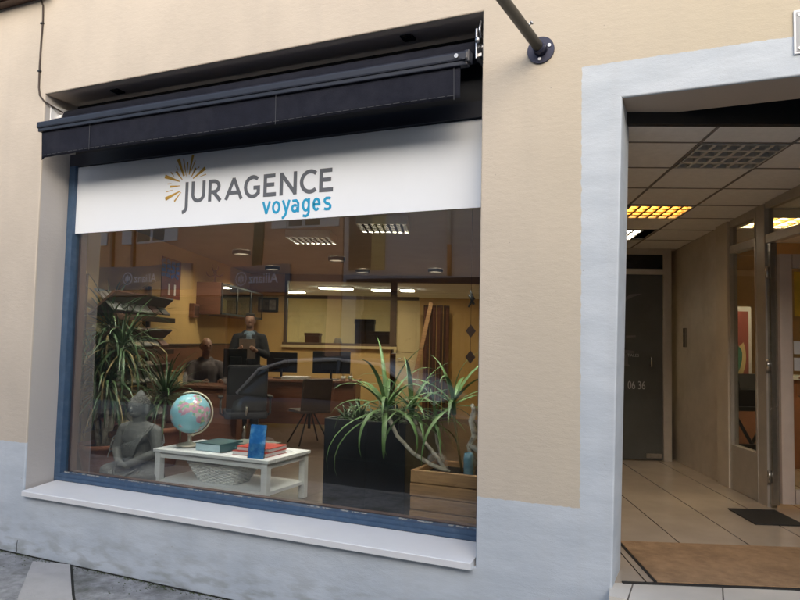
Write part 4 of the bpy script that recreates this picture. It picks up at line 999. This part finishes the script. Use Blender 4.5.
GC = Vector((0, 0, .288)); GR = .178; tilt = math.radians(23)
axd = Vector((math.sin(tilt)*-.7, math.sin(tilt)*.3, math.cos(tilt))).normalized()
b = MB(); b.ell((0, 0, 0), (GR, GR, GR), 48); b.build('ball', globe_material(), t, loc=GC)
u = axd; w_ = Vector((.86, .5, 0)); w_ = (w_-u*w_.dot(u)).normalized()
b = MB(); pts = [GC + (u*math.cos(a)+w_*math.sin(a))*(GR+.018) for a in [math.radians(x) for x in range(-14, 196, 6)]]
b.tube(pts, .008, 8); b.tube([GC+u*GR, GC+u*(GR+.03)], .007); b.tube([GC-u*GR, GC-u*(GR+.03)], .007); b.build('meridian_ring', mat('pale_gold_metal', (.50, .44, .33), .35, .1, 8, metal=.5), t)
b = MB(); b.lathe([(.115, 0), (.12, .006), (.10, .016), (.035, .028), (.018, .045), (.016, .088), (.022, .094)], n=32); b.build('stand', mat('champagne_metal', (.46, .42, .35), .35, .1, 8, metal=.5), t)
# books and brochures
m_teal = mat('teal_cover', (.03, .08, .09), .4, .2, 8)
m_pale = mat('pale_blue_page', (.42, .56, .62), .5, .12, 5)
t = thing('brochure_stack', 'teal covered stack of brochures with pale blue front beside the globe', 'brochures', (-3.94, .86, TT))
b = MB(); b.span((-.13, -.14, .001), (.13, .16, .062)); b.build('pages', m_pale, t)
b = MB(); b.span((-.136, -.142, .062), (.138, .165, .068)); b.span((.131, -.142, 0.0), (.138, .165, .0618)); b.build('cover', m_teal, t)
t = thing('flat_tray', 'dark grey green album lying at the back of the white table', 'album', (-3.72, 1.08, TT))
b = MB(); b.span((-.2, -.12, 0), (.2, .12, .045), bev=.004); b.build('pages', m_teal, t)
b = MB(); b.span((-.205, -.125, .0455), (.205, .125, .052)); b.build('cover', mat('grey_green_cover', (.14, .16, .14), .5, .1, 6), t)
t = thing('red_book', 'red covered book with white page edges lying under the upright leaflet', 'book', (-3.50, .86, TT))
b = MB(); b.span((-.165, -.15, .004), (.165, .15, .030)); b.build('pages', m_paper, t)
b = MB(); b.span((-.17, -.152, .0305), (.172, .155, .036)); b.span((-.17, -.152, .0), (.172, .155, .0035)); b.build('cover', m_red, t)
t = thing('red_book', 'upper red book of the pair beside the upright leaflet', 'book', (-3.49, .88, TT+.037), .06)
b = MB(); b.span((-.155, -.14, .003), (.155, .14, .026)); b.build('pages', m_paper, t)
b = MB(); b.span((-.16, -.142, .0265), (.162, .145, .032)); b.span((-.16, -.142, .0), (.162, .145, .0025)); b.build('cover', m_red, t)
t = thing('leaflet_holder', 'clear holder with an upright bright blue travel leaflet on the table front', 'leaflet', (-3.385, .665, TT), .12)
b = MB(); b.box((0, .0, .136), (.145, .004, .27), rx=-.16); b.build('leaflet', mat('bright_blue_leaflet', (.02, .20, .62), .3, .25, 10, blotch=(.25, .55, .8), blotch_scale=10, blotch_amt=.8), t)
b = MB(); b.box((0, -.010, .055), (.14, .0015, .11), rx=-.16); b.build('white_card', mat('white_blue_card', (.6, .66, .72), .4, .2, 30), t)
b = MB(); b.box((0, -.014, .06), (.155, .002, .12), rx=-.16); b.box((0, .010, .14), (.155, .002, .285), rx=-.16); b.box((0, .03, .003), (.125, .08, .004)); b.build('holder', m_glass2, t)
# wicker basket on the shelf
t = thing('wicker_basket', 'white wicker basket on the lower shelf of the white table', 'basket', (-3.86, .86, FI+.146))
m_wick = mat('white_wicker', (.80, .80, .78), .7, .15, 30)
def rr(hx, hy, r, n=7):
    P = []
    for cx, cy, a0 in ((hx-r, hy-r, 0), (-hx+r, hy-r, 90), (-hx+r, -hy+r, 180), (hx-r, -hy+r, 270)):
        for k in range(n): a = math.radians(a0+90*k/(n-1)); P.append((cx+r*math.cos(a), cy+r*math.sin(a)))
    return P
def dens(P, n):
    P = [Vector(p) for p in P]; L = [0]
    for i in range(len(P)): L.append(L[-1]+(P[(i+1) % len(P)]-P[i]).length)
    out = []
    for k in range(n):
        s = L[-1]*k/n; i = max(j for j in range(len(P)) if L[j] <= s); d = (s-L[i])/max(1e-6, L[i+1]-L[i]); out.append(P[i].lerp(P[(i+1) % len(P)], d))
    return out
b = MB(); NR = 12; NS = 72
for k in range(NR):
    z = .008+.0135*k; q = k/(NR-1); hx, hy = .185+.085*q, .13+.05*q
    P = dens(rr(hx, hy, .04), NS); pts = []
    for i, p in enumerate(P):
        nrm = p.normalized(); off = .0055*(1 if (i//2+k) % 2 else -1); pts.append((p.x+nrm.x*off, p.y+nrm.y*off, z))
    b.tube(pts+[pts[0]], .0065, 5, cap=False)
b.build('weave', m_wick, t)
b = MB(); P0 = dens(rr(.185, .13, .04), 36); P1 = dens(rr(.27, .18, .04), 36)
for p, q in zip(P0, P1): b.tube([(p.x, p.y, .0), (q.x, q.y, .165)], .005, 5)
b.flat([tuple(p) for p in dens(rr(.18, .125, .04), 36)], .0, .006); b.build('stakes', m_wick, t)
b = MB(); P = dens(rr(.275, .185, .045), 48); b.tube([(p.x, p.y, .168) for p in P]+[(P[0].x, P[0].y, .168)], .0105, 8, cap=False); b.build('rim', m_wick, t)
b = MB(); P = dens(rr(.262, .172, .04), 36); b.flat([tuple(p) for p in P], .10, .125)
for v in b.bm.verts: v.co.x *= .9; v.co.y *= .9
b.build('lining', mat('speckled_lining', (.10, .10, .10), .9, .9, 60), t)

# ------------------------------------------------------------ buddha
t = thing('buddha_statue', 'grey stone seated Buddha statue with folded legs left of the white table', 'statue', (-4.74, .72, FI), .05)
b = MB(); k = 1.0
b.ell((0, .02, .10), (.235, .15, .10), 20)
for s in (-1, 1):
    b.cap((s*.10, .02, .13), (s*.265, -.06, .085), .10, .075)       # thigh
    b.cap((s*.265, -.07, .075), (-s*.05, -.17, .06 if s < 0 else .075), .068, .045)   # shin crossing
    b.cap((-s*.05, -.17, .07), (-s*.14, -.165, .09), .035, .022)     # foot
    b.cap((s*.165, .02, .50), (s*.225, .0, .30), .062, .052)         # upper arm
    b.cap((s*.225, .0, .30), (s*.06, -.155, .205), .050, .034)       # forearm
    b.cap((s*.06, -.155, .20), (-s*.03, -.175, .185), .032, .022)    # hand
    for q in range(4): b.cap((-s*.02, -.178+.004*q, .200-.012*q), (-s*.07, -.180+.004*q, .196-.012*q), .010, .007, 8)
    b.ell((s*.083, .0, .700), (.014, .024, .052), 10)                # long ears
b.cap((0, .03, .14), (0, .03, .30), .145, .125); b.cap((0, .03, .30), (0, .02, .46), .125, .14)
b.cap((-.11, .02, .50), (.11, .02, .50), .078, .078); b.ell((0, -.04, .43), (.13, .075, .09), 18)
b.cap((0, .015, .54), (0, .0, .63), .062, .055)
b.ell((0, -.005, .735), (.084, .098, .105), 22); b.ell((0, -.045, .675), (.056, .05, .046), 16)
b.ell((0, .012, .83), (.044, .048, .05), 16); b.ell((0, .012, .875), (.020, .02, .022), 10)
b.ell((0, -.105, .705), (.012, .017, .026), 10); b.ell((0, -.092, .668), (.024, .012, .009), 10)
for s in (-1, 1): b.ell((s*.034, -.083, .728), (.022, .014, .009), 10); b.ell((s*.036, -.084, .748), (.026, .012, .005), 10)
o = b.build('figure', m_stone, t); remesh(o, .0065, 2)
# robe folds
b = MB()
for q in range(7):
    x = .16-.038*q; b.tube([(x+.03, -.02, .57-.012*q), (x-.0, -.10, .48-.02*q), (x-.07+.01*q, -.118, .37), (x-.12+.02*q, -.10, .27), (x-.13+.02*q, -.07, .21)], [.007, .010, .010, .009, .005], 8)
for s in (-1, 1):
    for q in range(5):
        b.tube([(s*(.12+.03*q), -.135+.014*q, .155-.004*q), (s*(.08+.05*q), -.19+.02*q, .12-.01*q), (s*(.02+.05*q), -.225+.02*q, .05)], [.008, .011, .006], 8)
    for q in range(4): b.tube([(s*.235, .05-.02*q, .47-.05*q), (s*.285, -.015*q, .40-.05*q), (s*.255, -.055-.01*q, .31-.03*q)], [.006, .008, .005], 8)
b.ell((0, -.10, .035), (.27, .12, .035), 20)
o = b.build('robe', m_stone, t); remesh(o, .006, 2)
b = MB(); rnd = random.Random(9)
for i in range(120):
    a = i*2.39996; zz = .18+.82*(i/120); r = math.sqrt(max(0, 1-zz*zz)); x, y, z = r*math.cos(a)*.087, r*math.sin(a)*.10-.0, zz*.105+.735
    if y < -.055 and z < .79: continue
    b.ell((x, y, z), (.009, .009, .009), 6)
o = b.build('curled_hair', m_stone, t)
b = MB(); b.span((-.30, -.24, -.075), (.30, .2, .016), bev=.012); b.build('base', m_stone, t)
t.location.z = FI+.075; t.scale = (1.04, 1.0, .92)

# ------------------------------------------------------------ plants
def pot(name, parent, c, r0, r1, h, m=m_terra):
    b = MB(); b.lathe([(r0, 0), (r0+(r1-r0)*.5, h*.45), (r1, h*.86), (r1+.015, h*.87), (r1+.018, h), (r1-.008, h), (r1-.012, h*.9)], c, 36); o = b.build(name, m, parent)
    b = MB(); b.lathe([(r1-.02, h*.88), (r1-.03, h*.9), (.01, h*.91)], c, 24); b.build('soil', m_soil, parent)
    return o
def crown(b, c, n, L, w, rnd, el0=-.3, el1=1.45, droop=(.6, 2.1), az=None, mi=0):
    for i in range(n):
        e = el1 - (el1-el0)*(i/n)**.8 + rnd.uniform(-.15, .15)
        a = i*2.39996 + rnd.uniform(-.25, .25) if az is None else az + rnd.uniform(-1, 1)
        b.leaf((c[0], c[1], c[2]-.05*i/n), a, e, L*rnd.uniform(.72, 1.1), w*rnd.uniform(.75, 1.1), rnd.uniform(*droop)*(1.15-.5*max(0, e)/1.5), 8, mi, rnd.uniform(-.3, .3))
# big palm-like plant in the left corner
rnd = random.Random(21)
t = thing('potted_dragon_tree', 'tall drooping dragon tree in a terracotta pot in the left window corner', 'plant', (-5.46, .98, FI))
pot('pot', t, (0, 0, 0), .16, .225, .33)
for cx, cy, hz, n, L in ((.04, .0, .92, 70, .70), (-.12, -.04, 1.12, 56, .66), (.10, .10, 1.30, 56, .70), (-.12, .12, 1.50, 56, .72)):
    b = MB(); b.tube([(cx*.3, cy*.3, .28), (cx*.8, cy*.7, hz*.6), (cx, cy, hz)], [.028, .024, .018], 10); b.build('stem', m_cane, t)
    b = MB(); crown(b, (cx, cy, hz), n, L, .026, rnd, -.7, 1.4, (.9, 2.4)); crown(b, (cx, cy, hz-.03), 16, L*.95, .018, rnd, -.9, .4, (1, 2.4), mi=1); b.build('foliage', [m_leafB, m_leafC], t)
t = thing('potted_dragon_tree', 'smaller leafy plant in the terracotta pot behind the Buddha shoulder', 'plant', (-5.42, 1.75, FI))
pot('pot', t, (0, 0, 0), .14, .20, .42)
b = MB(); b.tube([(0, 0, .38), (.02, 0, .75)], [.025, .018], 10); b.build('stem', m_cane, t)
b = MB(); crown(b, (.02, 0, .75), 90, .62, .028, rnd, -.5, 1.4, (.8, 2.2)); b.build('foliage', [m_leafB, m_leafC], t)
# wooden planter with yucca
t = thing('wooden_planter', 'honey pine planter box of stacked boards at the right end of the window', 'planter', (-1.53, .80, FI))
for i in range(5):
    b = MB(); z0 = .004+.0952*i; e = .004*(i % 2)
    b.span((-.43-e, -.25, z0), (.43+e, -.215, z0+.090), bev=.007); b.span((-.43-e, .215, z0), (.43+e, .25, z0+.090), bev=.007)
    b.span((-.425-e, -.214, z0+.001), (-.39-e, .214, z0+.089), bev=.006); b.span((.39+e, -.214, z0+.001), (.425+e, .214, z0+.089), bev=.006)
    b.build('board', m_pine, t)
for s in (-1, 1):
    b = MB(); b.span((s*.37-.02, -.2145, .0), (s*.37+.02, -.18, .46)); b.build('corner_post', m_pine, t)
b = MB(); b.span((-.385, -.21, .03), (.385, .21, .435))
b.build('soil', m_soil, t)
t = thing('yucca_plant', 'yucca with pale leaning canes and long green leaves in the pine planter', 'plant', (-1.78, .82, FI+.43))
b = MB(); b.tube([(.02, 0, 0), (-.12, -.02, .045), (-.26, -.04, .12), (-.39, -.05, .24), (-.46, -.06, .37)], [.017, .0165, .0155, .0145, .016], 12)
for i in range(22):
    q = i/22; 
b.build('cane', m_cane, t)
b = MB(); b.tube([(-.03, .05, 0), (-.12, .07, .10), (-.22, .09, .19), (-.29, .10, .29), (-.33, .10, .40)], [.016, .015, .014, .013, .014], 12); b.build('cane', m_cane, t)
b = MB(); b.tube([(-.05, .06, .06), (-.10, .04, .2), (-.11, .03, .33)], [.012, .011, .012], 10); b.build('cane', m_cane, t)
b = MB(); b.tube([(.10, .05, 0), (.06, .05, .22), (.03, .05, .42)], [.009, .009, .011], 10); b.build('cane', m_leafC, t)
for c, n, L, w, dr in (((-.485, -.06, .46), 26, .68, .046, (1.3, 3.0)), ((-.34, .10, .46), 22, .54, .040, (1.0, 2.6)), ((-.11, .03, .38), 12, .36, .026, (.4, 1.6)), ((.02, .05, .52), 18, .60, .040, (1.2, 2.8))):
    b = MB(); b.tube([(c[0]+.01, c[1], c[2]-.10), (c[0], c[1], c[2]-.02), (c[0], c[1], c[2]+.05)], [.018, .023, .012], 10); b.build('shoot', m_leafA, t)
    b = MB(); crown(b, c, n, L, w, rnd, -.35, 1.4, dr); b.build('foliage', [m_leafA, m_leafC], t)
t = thing('cork_branch', 'twisted cork branch standing in the planter at the window edge', 'branch', (-1.56, .72, FI+.43))
P = [(-.0, 0, 0), (.015, .01, .12), (-.02, .0, .22), (.03, -.01, .30), (-.01, .01, .40), (.02, 0, .47), (0, 0, .52)]
b = MB(); b.tube(P, [.022, .026, .020, .028, .018, .022, .008], 9); b.tube([(.0, 0, .22), (.06, -.02, .20), (.10, -.03, .12), (.13, -.02, .05)], [.022, .02, .018, .012], 9)
for v in b.bm.verts: v.co += Vector((rnd.uniform(-1, 1), rnd.uniform(-1, 1), rnd.uniform(-1, 1)))*.004
b.build('branch', m_cane, t)
t = thing('blue_vase', 'slim pale blue glass vase in the planter beside the cork branch', 'vase', (-1.55, .63, FI+.436))
b = MB(); b.lathe([(.03, 0), (.034, .02), (.036, .14), (.030, .18), (.024, .18), (.03, .14), (.028, .02)], n=20); b.build('body', mat('pale_blue_glaze', (.16, .30, .38), .25, .1, 8), t)
# hanging mobile
t = thing('hanging_mobile', 'dark diamond shaped mobile hanging near the right window edge', 'mobile', (-1.545, .62, 2.0))
b = MB(); b.tube([(0, 0, -.3), (0, 0, CEI-2.0)], .0015, 5); b.build('string', m_black, t)
b = MB(); b.tube([(-.02, 0, .10), (.015, 0, .16), (-.01, 0, .22)], [.006, .014, .005], 8); b.tube([(.02, 0, .12), (-.02, 0, .19)], [.010, .006], 8); b.build('leaf_charm', m_black, t)
for k, z in enumerate((-.07, -.255)):
    b = MB(); r = .036; b.prism([(-r, z), (0, z+r*1.3), (r, z), (0, z-r*1.3)], -.006, .006); b.build('diamond', m_wooddark, t)
# black planter cube with small green plants
t = thing('black_planter', 'large glossy black cubic planter right of the white table', 'planter', (-2.48, 1.17, FI))
b = MB(); b.span((-.36, -.36, 0), (.36, -.34, .76), bev=.006); b.span((-.36, .34, 0), (.36, .36, .76), bev=.006); b.span((-.359, -.339, .001), (-.34, .339, .759)); b.span((.34, -.339, .001), (.359, .339, .759)); b.build('box', mat('satin_black_panel', (.014, .015, .018), .35, .15, 5), t)
b = MB(); b.span((-.339, -.339, .05), (.339, .339, .70)); b.build('soil', m_soil, t)
b = MB(); b.span((.02, -.364, .03), (.026, -.3605, .74)); b.build('seam', m_black, t)
t = thing('leafy_houseplant', 'low bushy green plants growing in the black cubic planter', 'plant', (-2.48, 1.17, FI+.70))
b = MB()
for i in range(9):
    x, y = rnd.uniform(-.28, .25), rnd.uniform(-.28, .25); crown(b, (x, y, .03), 20, .20, .035, rnd, .2, 1.4, (.5, 1.8))
b.build('foliage', [m_leafB, m_leafC], t)

# ------------------------------------------------------------ things in the room behind the glazed shopfront
t = room('framed_poster', 'framed rose poster with a teal bowl shape behind the glazed shopfront', 'poster', 3.16, 7.55, 1.30)
b = MB(); b.span((-.22, -.012, 0), (.22, 0, 1.0)); b.build('frame', m_white, t)
b = MB(); b.span((-.19, -.0155, .05), (.19, -.0125, .95)); b.build('print', mat('rose_print', (.34, .10, .085), .5, .15, 5), t)
b = MB(); b.prism(arc(0, .48, .12, .24, 180, 360, 16)+arc(.0, .50, .12, .10, 0, 180, 8), -.020, -.0157); b.build('teal_shape', mat('teal_print', (.07, .20, .15), .5, .2, 5), t)
b = MB(); b.prism(arc(.02, .46, .14, .27, 200, 395, 16), -.0185, -.0156); b.build('cream_shape', m_cream, t)
t = room('display_stand', 'dark metal stand with crossed legs behind the glazed shopfront', 'stand', 3.2, 7.15, FL)
b = MB(); b.span((-.25, -.16, .72), (.25, .16, .76)); b.build('shelf', m_black, t)
for s in (-1, 1):
    b = MB(); b.tube([(s*.2, s*.02, .72), (-s*.2, s*.02, 0)], .018, 8); b.build('leg', m_black, t)
b = MB(); b.span((-.25, -.06, .35), (.25, -.03, .38)); b.build('crossbar', m_black, t)
t = room('black_printer', 'black printer on the dark stand below the rose poster', 'printer', 3.2, 7.15, FL+.761)
b = MB(); b.span((-.2, -.14, 0), (.2, .14, .2), bev=.015); b.build('body', m_black, t)
b = MB(); b.box((0, -.1, .24), (.34, .02, .18), rx=-.5); b.build('paper_tray', m_blackfab, t)
t = room('orange_counter', 'orange panelled counter behind the printer stand', 'counter', 3.7, 8.2, FL)
b = MB(); b.span((-.6, -.2, 0), (.9, .2, 1.0)); b.build('front', mat('orange_laminate', (.32, .14, .08), .4, .1, 4), t)
b = MB(); b.span((-.63, -.23, 1.0), (.93, .23, 1.04)); b.build('top', m_white, t)

# ------------------------------------------------------------ across the street (seen mirrored in the shop glass)
m_redw = mat('terracotta_render', (.66, .36, .22), .9, .08, 2, .3, 60)
m_greyw = mat('pale_grey_render', (.52, .49, .49), .9, .06, 2, .3, 60)
m_och = mat('ochre_render', (.55, .42, .16), .9, .08, 2)
m_fascia = mat('grey_blue_fascia', (.20, .20, .225), .5, .06, 3)
m_wht = mat('white_joinery', (.65, .65, .65), .5, .04, 5)
YB = -10.0
def bldg(label, x0, x1, h, m, y=YB):
    t = thing('street_building', label, 'building', ((x0+x1)/2, y, 0)); w = (x1-x0)/2
    b = MB(); b.span((-w, -8, 3.0), (w, 0, h)); b.span((-w, -8, -.15), (w, -.25, 2.999)); b.span((-w, -.25, -.15), (-w+.4, 0, 2.999)); b.span((w-.4, -.25, -.15), (w, 0, 2.999)); b.build('wall', m, t)
    b = MB(); b.prism([(-w-.3, h), (w+.3, h), (w+.3, h+.15), (-w-.3, h+.15)], -8.3, .45); b.build('roof', m_wooddark, t)
    return t, w
def shopfront(t, x0, x1, n, m=m_alu):
    b = MB(); b.span((x0, -.2, .35), (x1, -.18, 2.98)); b.build('shop_glass', m_blackglass, t)
    b = MB(); b.span((x0, -.178, -.02), (x1, -.10, .35)); b.span((x0, -.178, 2.5), (x1, -.12, 2.58))
    for k in range(n+1): xx = x0+(x1-x0)*k/n; b.span((xx-.04, -.179, .351), (xx+.04, -.121, 2.499))
    b.build('shop_frame', m, t)
def window(t, x, z, w=1.0, h=1.5, shut=m_wht):
    b = MB(); b.span((x-w/2, -.002, z), (x+w/2, .02, z+h)); f = b.build('window', m_wht, t)
    for s in (-1, 1):
        b = MB(); b.span((x+s*w/4-w/4+.05, .0205, z+.06), (x+s*w/4+w/4-.05, .026, z+h-.06)); b.build('pane', m_blackglass, f)
    if shut:
        for s in (-1, 1):
            b = MB(); b.span((x+s*(w/2+.26)-.24, .003, z), (x+s*(w/2+.26)+.24, .045, z+h)); b.build('shutter', shut, f)
def sign_text(t, x, z, size, emb=True):
    # facing +y: text turned half round
    text_mesh('Allianz', size, 'sign_lettering', m_banner, t, (x, .085, z), (PI/2, 0, PI), align='RIGHT', bold=.004)
    if emb:
        b = MB(); c = x-.25*size/.34*1.0; r = size*.50; cz = z+size*.33
        b.stroke([(c+r*math.cos(a), cz+r*math.sin(a)) for a in [2*PI*k/28 for k in range(28)]], size*.09, .082, .087, True)
        for k, hh in ((-1, .42), (0, .62), (1, .42)): b.stroke([(c+k*r*.36, cz-r*hh), (c+k*r*.36, cz+r*hh)], size*.13, .082, .0865)
        b.build('emblem', m_banner, t)
t, w = bldg('terracotta rendered building across the street with grey Allianz fascia', -18.5, -8.3, 6.3, m_redw); cx = -13.4
shopfront(t, -4.6, 4.6, 3, m_wooddark)
b = MB(); b.span((-11.62-cx, .0, 3.06), (-9.75-cx, .08, 3.74)); b.build('fascia_sign', m_fascia, t); sign_text(t, -11.0-cx, 3.30, .34)
b = MB(); b.span((-17.4-cx, .0, 3.16), (-13.0-cx, .08, 3.84)); b.build('fascia_sign', m_fascia, t); sign_text(t, -15.1-cx, 3.38, .34)
for x in (-16.0, -15.2): b = MB(); b.span((x-.04-cx, .001, 3.85), (x+.04-cx, .10, 6.2)); b.build('pilaster', m_woodred, t)
b = MB(); b.span((-10.95-cx, .001, 3.75), (-10.65-cx, .06, 6.2)); b.build('pilaster', mat('dark_green_pilaster', (.04, .06, .03), .7), t)
window(t, -14.6-cx, 4.5, 1.1, 1.5); window(t, -17.3-cx, 4.5, 1.1, 1.5); window(t, -9.4-cx, 4.7, 1.0, 1.4)
t, w = bldg('pale grey building across the street with a white downpipe', -8.26, 3.2, 6.6, m_greyw); cx = -2.53
shopfront(t, -5.2, 5.2, 4, m_wooddark)
b = MB(); b.span((-8.1-cx, .0, 3.02), (3.0-cx, .12, 3.34), ); b.build('fascia', m_wooddark, t)
b = MB(); b.span((-7.45-cx, .0, 3.55), (-7.1-cx, .03, 6.5)); b.build('ochre_strip', m_och, t)
b = MB(); b.span((-8.1-cx, .0, 3.55), (-7.46-cx, .025, 5.2)); b.build('recess', m_wooddark, t)
b = MB(); b.tube([(-5.43-cx, .06, 4.1), (-5.43-cx, .06, 6.55)], .045, 12); b.build('downpipe', m_wht, t)
b = MB(); b.tube([(-5.43-cx, .06, 3.4), (-5.43-cx, .06, 4.1)], .052, 12); b.build('downpipe_shoe', mat('orange_pipe', (.5, .2, .06), .5), t)
for x in (-3.2, -.8, 1.8): window(t, x-cx, 4.6, 1.0, 1.5, m_wht)
t, w = bldg('cream building across the street at the right end of the row', 3.25, 16, 6.2, m_cream)
shopfront(t, -5.8, 5.8, 7); window(t, -3, 4.4); window(t, 0, 4.4); window(t, 3, 4.4)
t, w = bldg('sand coloured building across the street at the far left of the row', -34, -18.55, 6.4, m_och)
shopfront(t, -7, 7, 8, m_wht)
for x in (-5, -2, 1, 4): window(t, x, 4.6)

# ------------------------------------------------------------ parked car
t = thing('parked_car', 'dark grey parked car standing at the kerb in front of the shop window', 'car', (-4.75, -4.95, -.12))
m_car = mat('dark_car_paint', (.035, .037, .042), .3, .05, 5, coat=1.0, spec=.6)
m_ws = mat('windscreen_sky_sheen', (.60, .70, .73), .12, .1, 4, coat=1.0, spec=1.0)  # pale base colour stands in for bright sky mirrored in the windscreen
def loft(b, secs, smooth=True):
    R_ = [[b.bm.verts.new(p) for p in s] for s in secs]; n = len(R_[0])
    for i in range(len(R_)-1):
        for k in range(n): f = b.bm.faces.new((R_[i][k], R_[i][(k+1) % n], R_[i+1][(k+1) % n], R_[i+1][k])); f.smooth = smooth
    b.bm.faces.new(R_[0][::-1]); b.bm.faces.new(R_[-1])
def sec(x, zl, zt, w):
    h = []
    for y, z in ((.0, zl), (.80, zl), (.97, zl+.10), (1.0, zl+(zt-zl)*.45), (.985, zt-.16), (.93, zt-.03), (.80, zt+.0), (0, zt+.03)): h.append((x, y*w, z))
    return h + [(x, -y, z) for x, y, z in h[1:-1][::-1]]
b = MB(); loft(b, [sec(*q) for q in ((-2.22, .42, .85, .70), (-2.17, .32, 1.00, .82), (-1.9, .26, 1.10, .89), (-1.0, .22, 1.12, .92), (0, .22, 1.10, .92), (.85, .22, 1.08, .92), (1.3, .24, 1.04, .91), (1.85, .26, .94, .88), (2.12, .30, .82, .80), (2.2, .38, .66, .66))]); b.build('body', m_car, t)
def gs(x, zt, wb, wt, zb=1.08):
    h = [(x, 0, zb), (x, wb, zb), (x, wb*.985+wt*.015, zb+.05), (x, wt, zt-.05), (x, wt-.08, zt), (x, 0, zt+.02)]
    return h + [(x, -y, z) for x, y, z in h[1:-1][::-1]]
b = MB(); loft(b, [gs(*q) for q in ((-2.05, 1.15, .80, .70), (-1.75, 1.52, .84, .64), (-1.3, 1.63, .85, .64), (-.4, 1.68, .85, .65), (.2, 1.65, .85, .64), (.62, 1.50, .84, .66), (1.28, 1.12, .82, .76))]); b.build('side_glass', m_blackglass, t)
b = MB(); loft(b, [[(x, -w, z), (x, -w*.6, z+.03), (x, 0, z+.045), (x, w*.6, z+.03), (x, w, z), (x, 0, z-.012)] for x, z, w in ((-1.78, 1.535, .60), (-1.3, 1.645, .61), (-.4, 1.695, .62), (.2, 1.665, .61), (.34, 1.63, .61))]); b.build('roof', m_car, t)
b = MB()
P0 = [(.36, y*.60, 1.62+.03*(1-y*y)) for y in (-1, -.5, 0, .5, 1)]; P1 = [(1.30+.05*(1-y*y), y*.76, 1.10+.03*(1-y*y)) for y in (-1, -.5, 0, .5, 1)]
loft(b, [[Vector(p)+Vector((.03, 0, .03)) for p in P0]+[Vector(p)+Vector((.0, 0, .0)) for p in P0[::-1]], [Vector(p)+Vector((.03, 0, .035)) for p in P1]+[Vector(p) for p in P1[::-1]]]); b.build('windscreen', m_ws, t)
for s in (-1, 1):
    b = MB(); b.tube([(1.30, s*.80, 1.10), (.34, s*.645, 1.63), (-.4, s*.645, 1.68), (-1.3, s*.64, 1.63), (-1.78, s*.66, 1.50), (-2.1, s*.78, 1.10)], .026, 8); b.build('roof_rail', m_sill, t)
    b = MB(); b.tube([(-.25, s*.86, 1.1), (-.32, s*.655, 1.66)], .035, 8); b.build('door_pillar', m_car, t)
    b = MB(); b.ell((.95, s*1.0, 1.12), (.07, .10, .07), 14); b.build('mirror', m_car, t)
    b = MB(); b.ell((2.08, s*.58, .72), (.13, .16, .075), 14); b.build('headlight', m_chrome, t)
    b = MB(); b.ell((-2.15, s*.66, .85), (.06, .12, .10), 14); b.build('tail_light', m_red, t)
    for x in (-1.35, 1.4):
        b = MB(); b.lathe([(.20, -.10), (.31, -.105), (.325, -.08), (.325, .08), (.31, .105), (.20, .10)], n=32)
        bmesh.ops.rotate(b.bm, cent=(0, 0, 0), matrix=Matrix.Rotation(PI/2, 3, 'X'), verts=b.bm.verts); bmesh.ops.translate(b.bm, vec=(x, s*.83, .325), verts=b.bm.verts); wh = b.build('wheel', m_pvc, t)
        b = MB(); b.lathe([(.195, -.04), (.195, .04), (.05, .06), (.0, .06)], n=24)
        bmesh.ops.rotate(b.bm, cent=(0, 0, 0), matrix=Matrix.Rotation(PI/2*(-s), 3, 'X'), verts=b.bm.verts); bmesh.ops.translate(b.bm, vec=(x, s*.885, .325), verts=b.bm.verts); b.build('rim', m_chrome, wh)
        b = MB(); b.lathe([(.37, -.02), (.37, .02)], n=32)
        bmesh.ops.rotate(b.bm, cent=(0, 0, 0), matrix=Matrix.Rotation(PI/2, 3, 'X'), verts=b.bm.verts); bmesh.ops.translate(b.bm, vec=(x, s*.895, .345), verts=b.bm.verts); b.build('wheel_arch', m_black, t)
    for x0, x1 in ((-1.15, -.28), (-.24, .8)):
        b = MB(); b.tube([(x0+.12, s*.925, .90), (x0+.30, s*.925, .90)], .014, 8); b.build('door_handle', m_chrome, t)
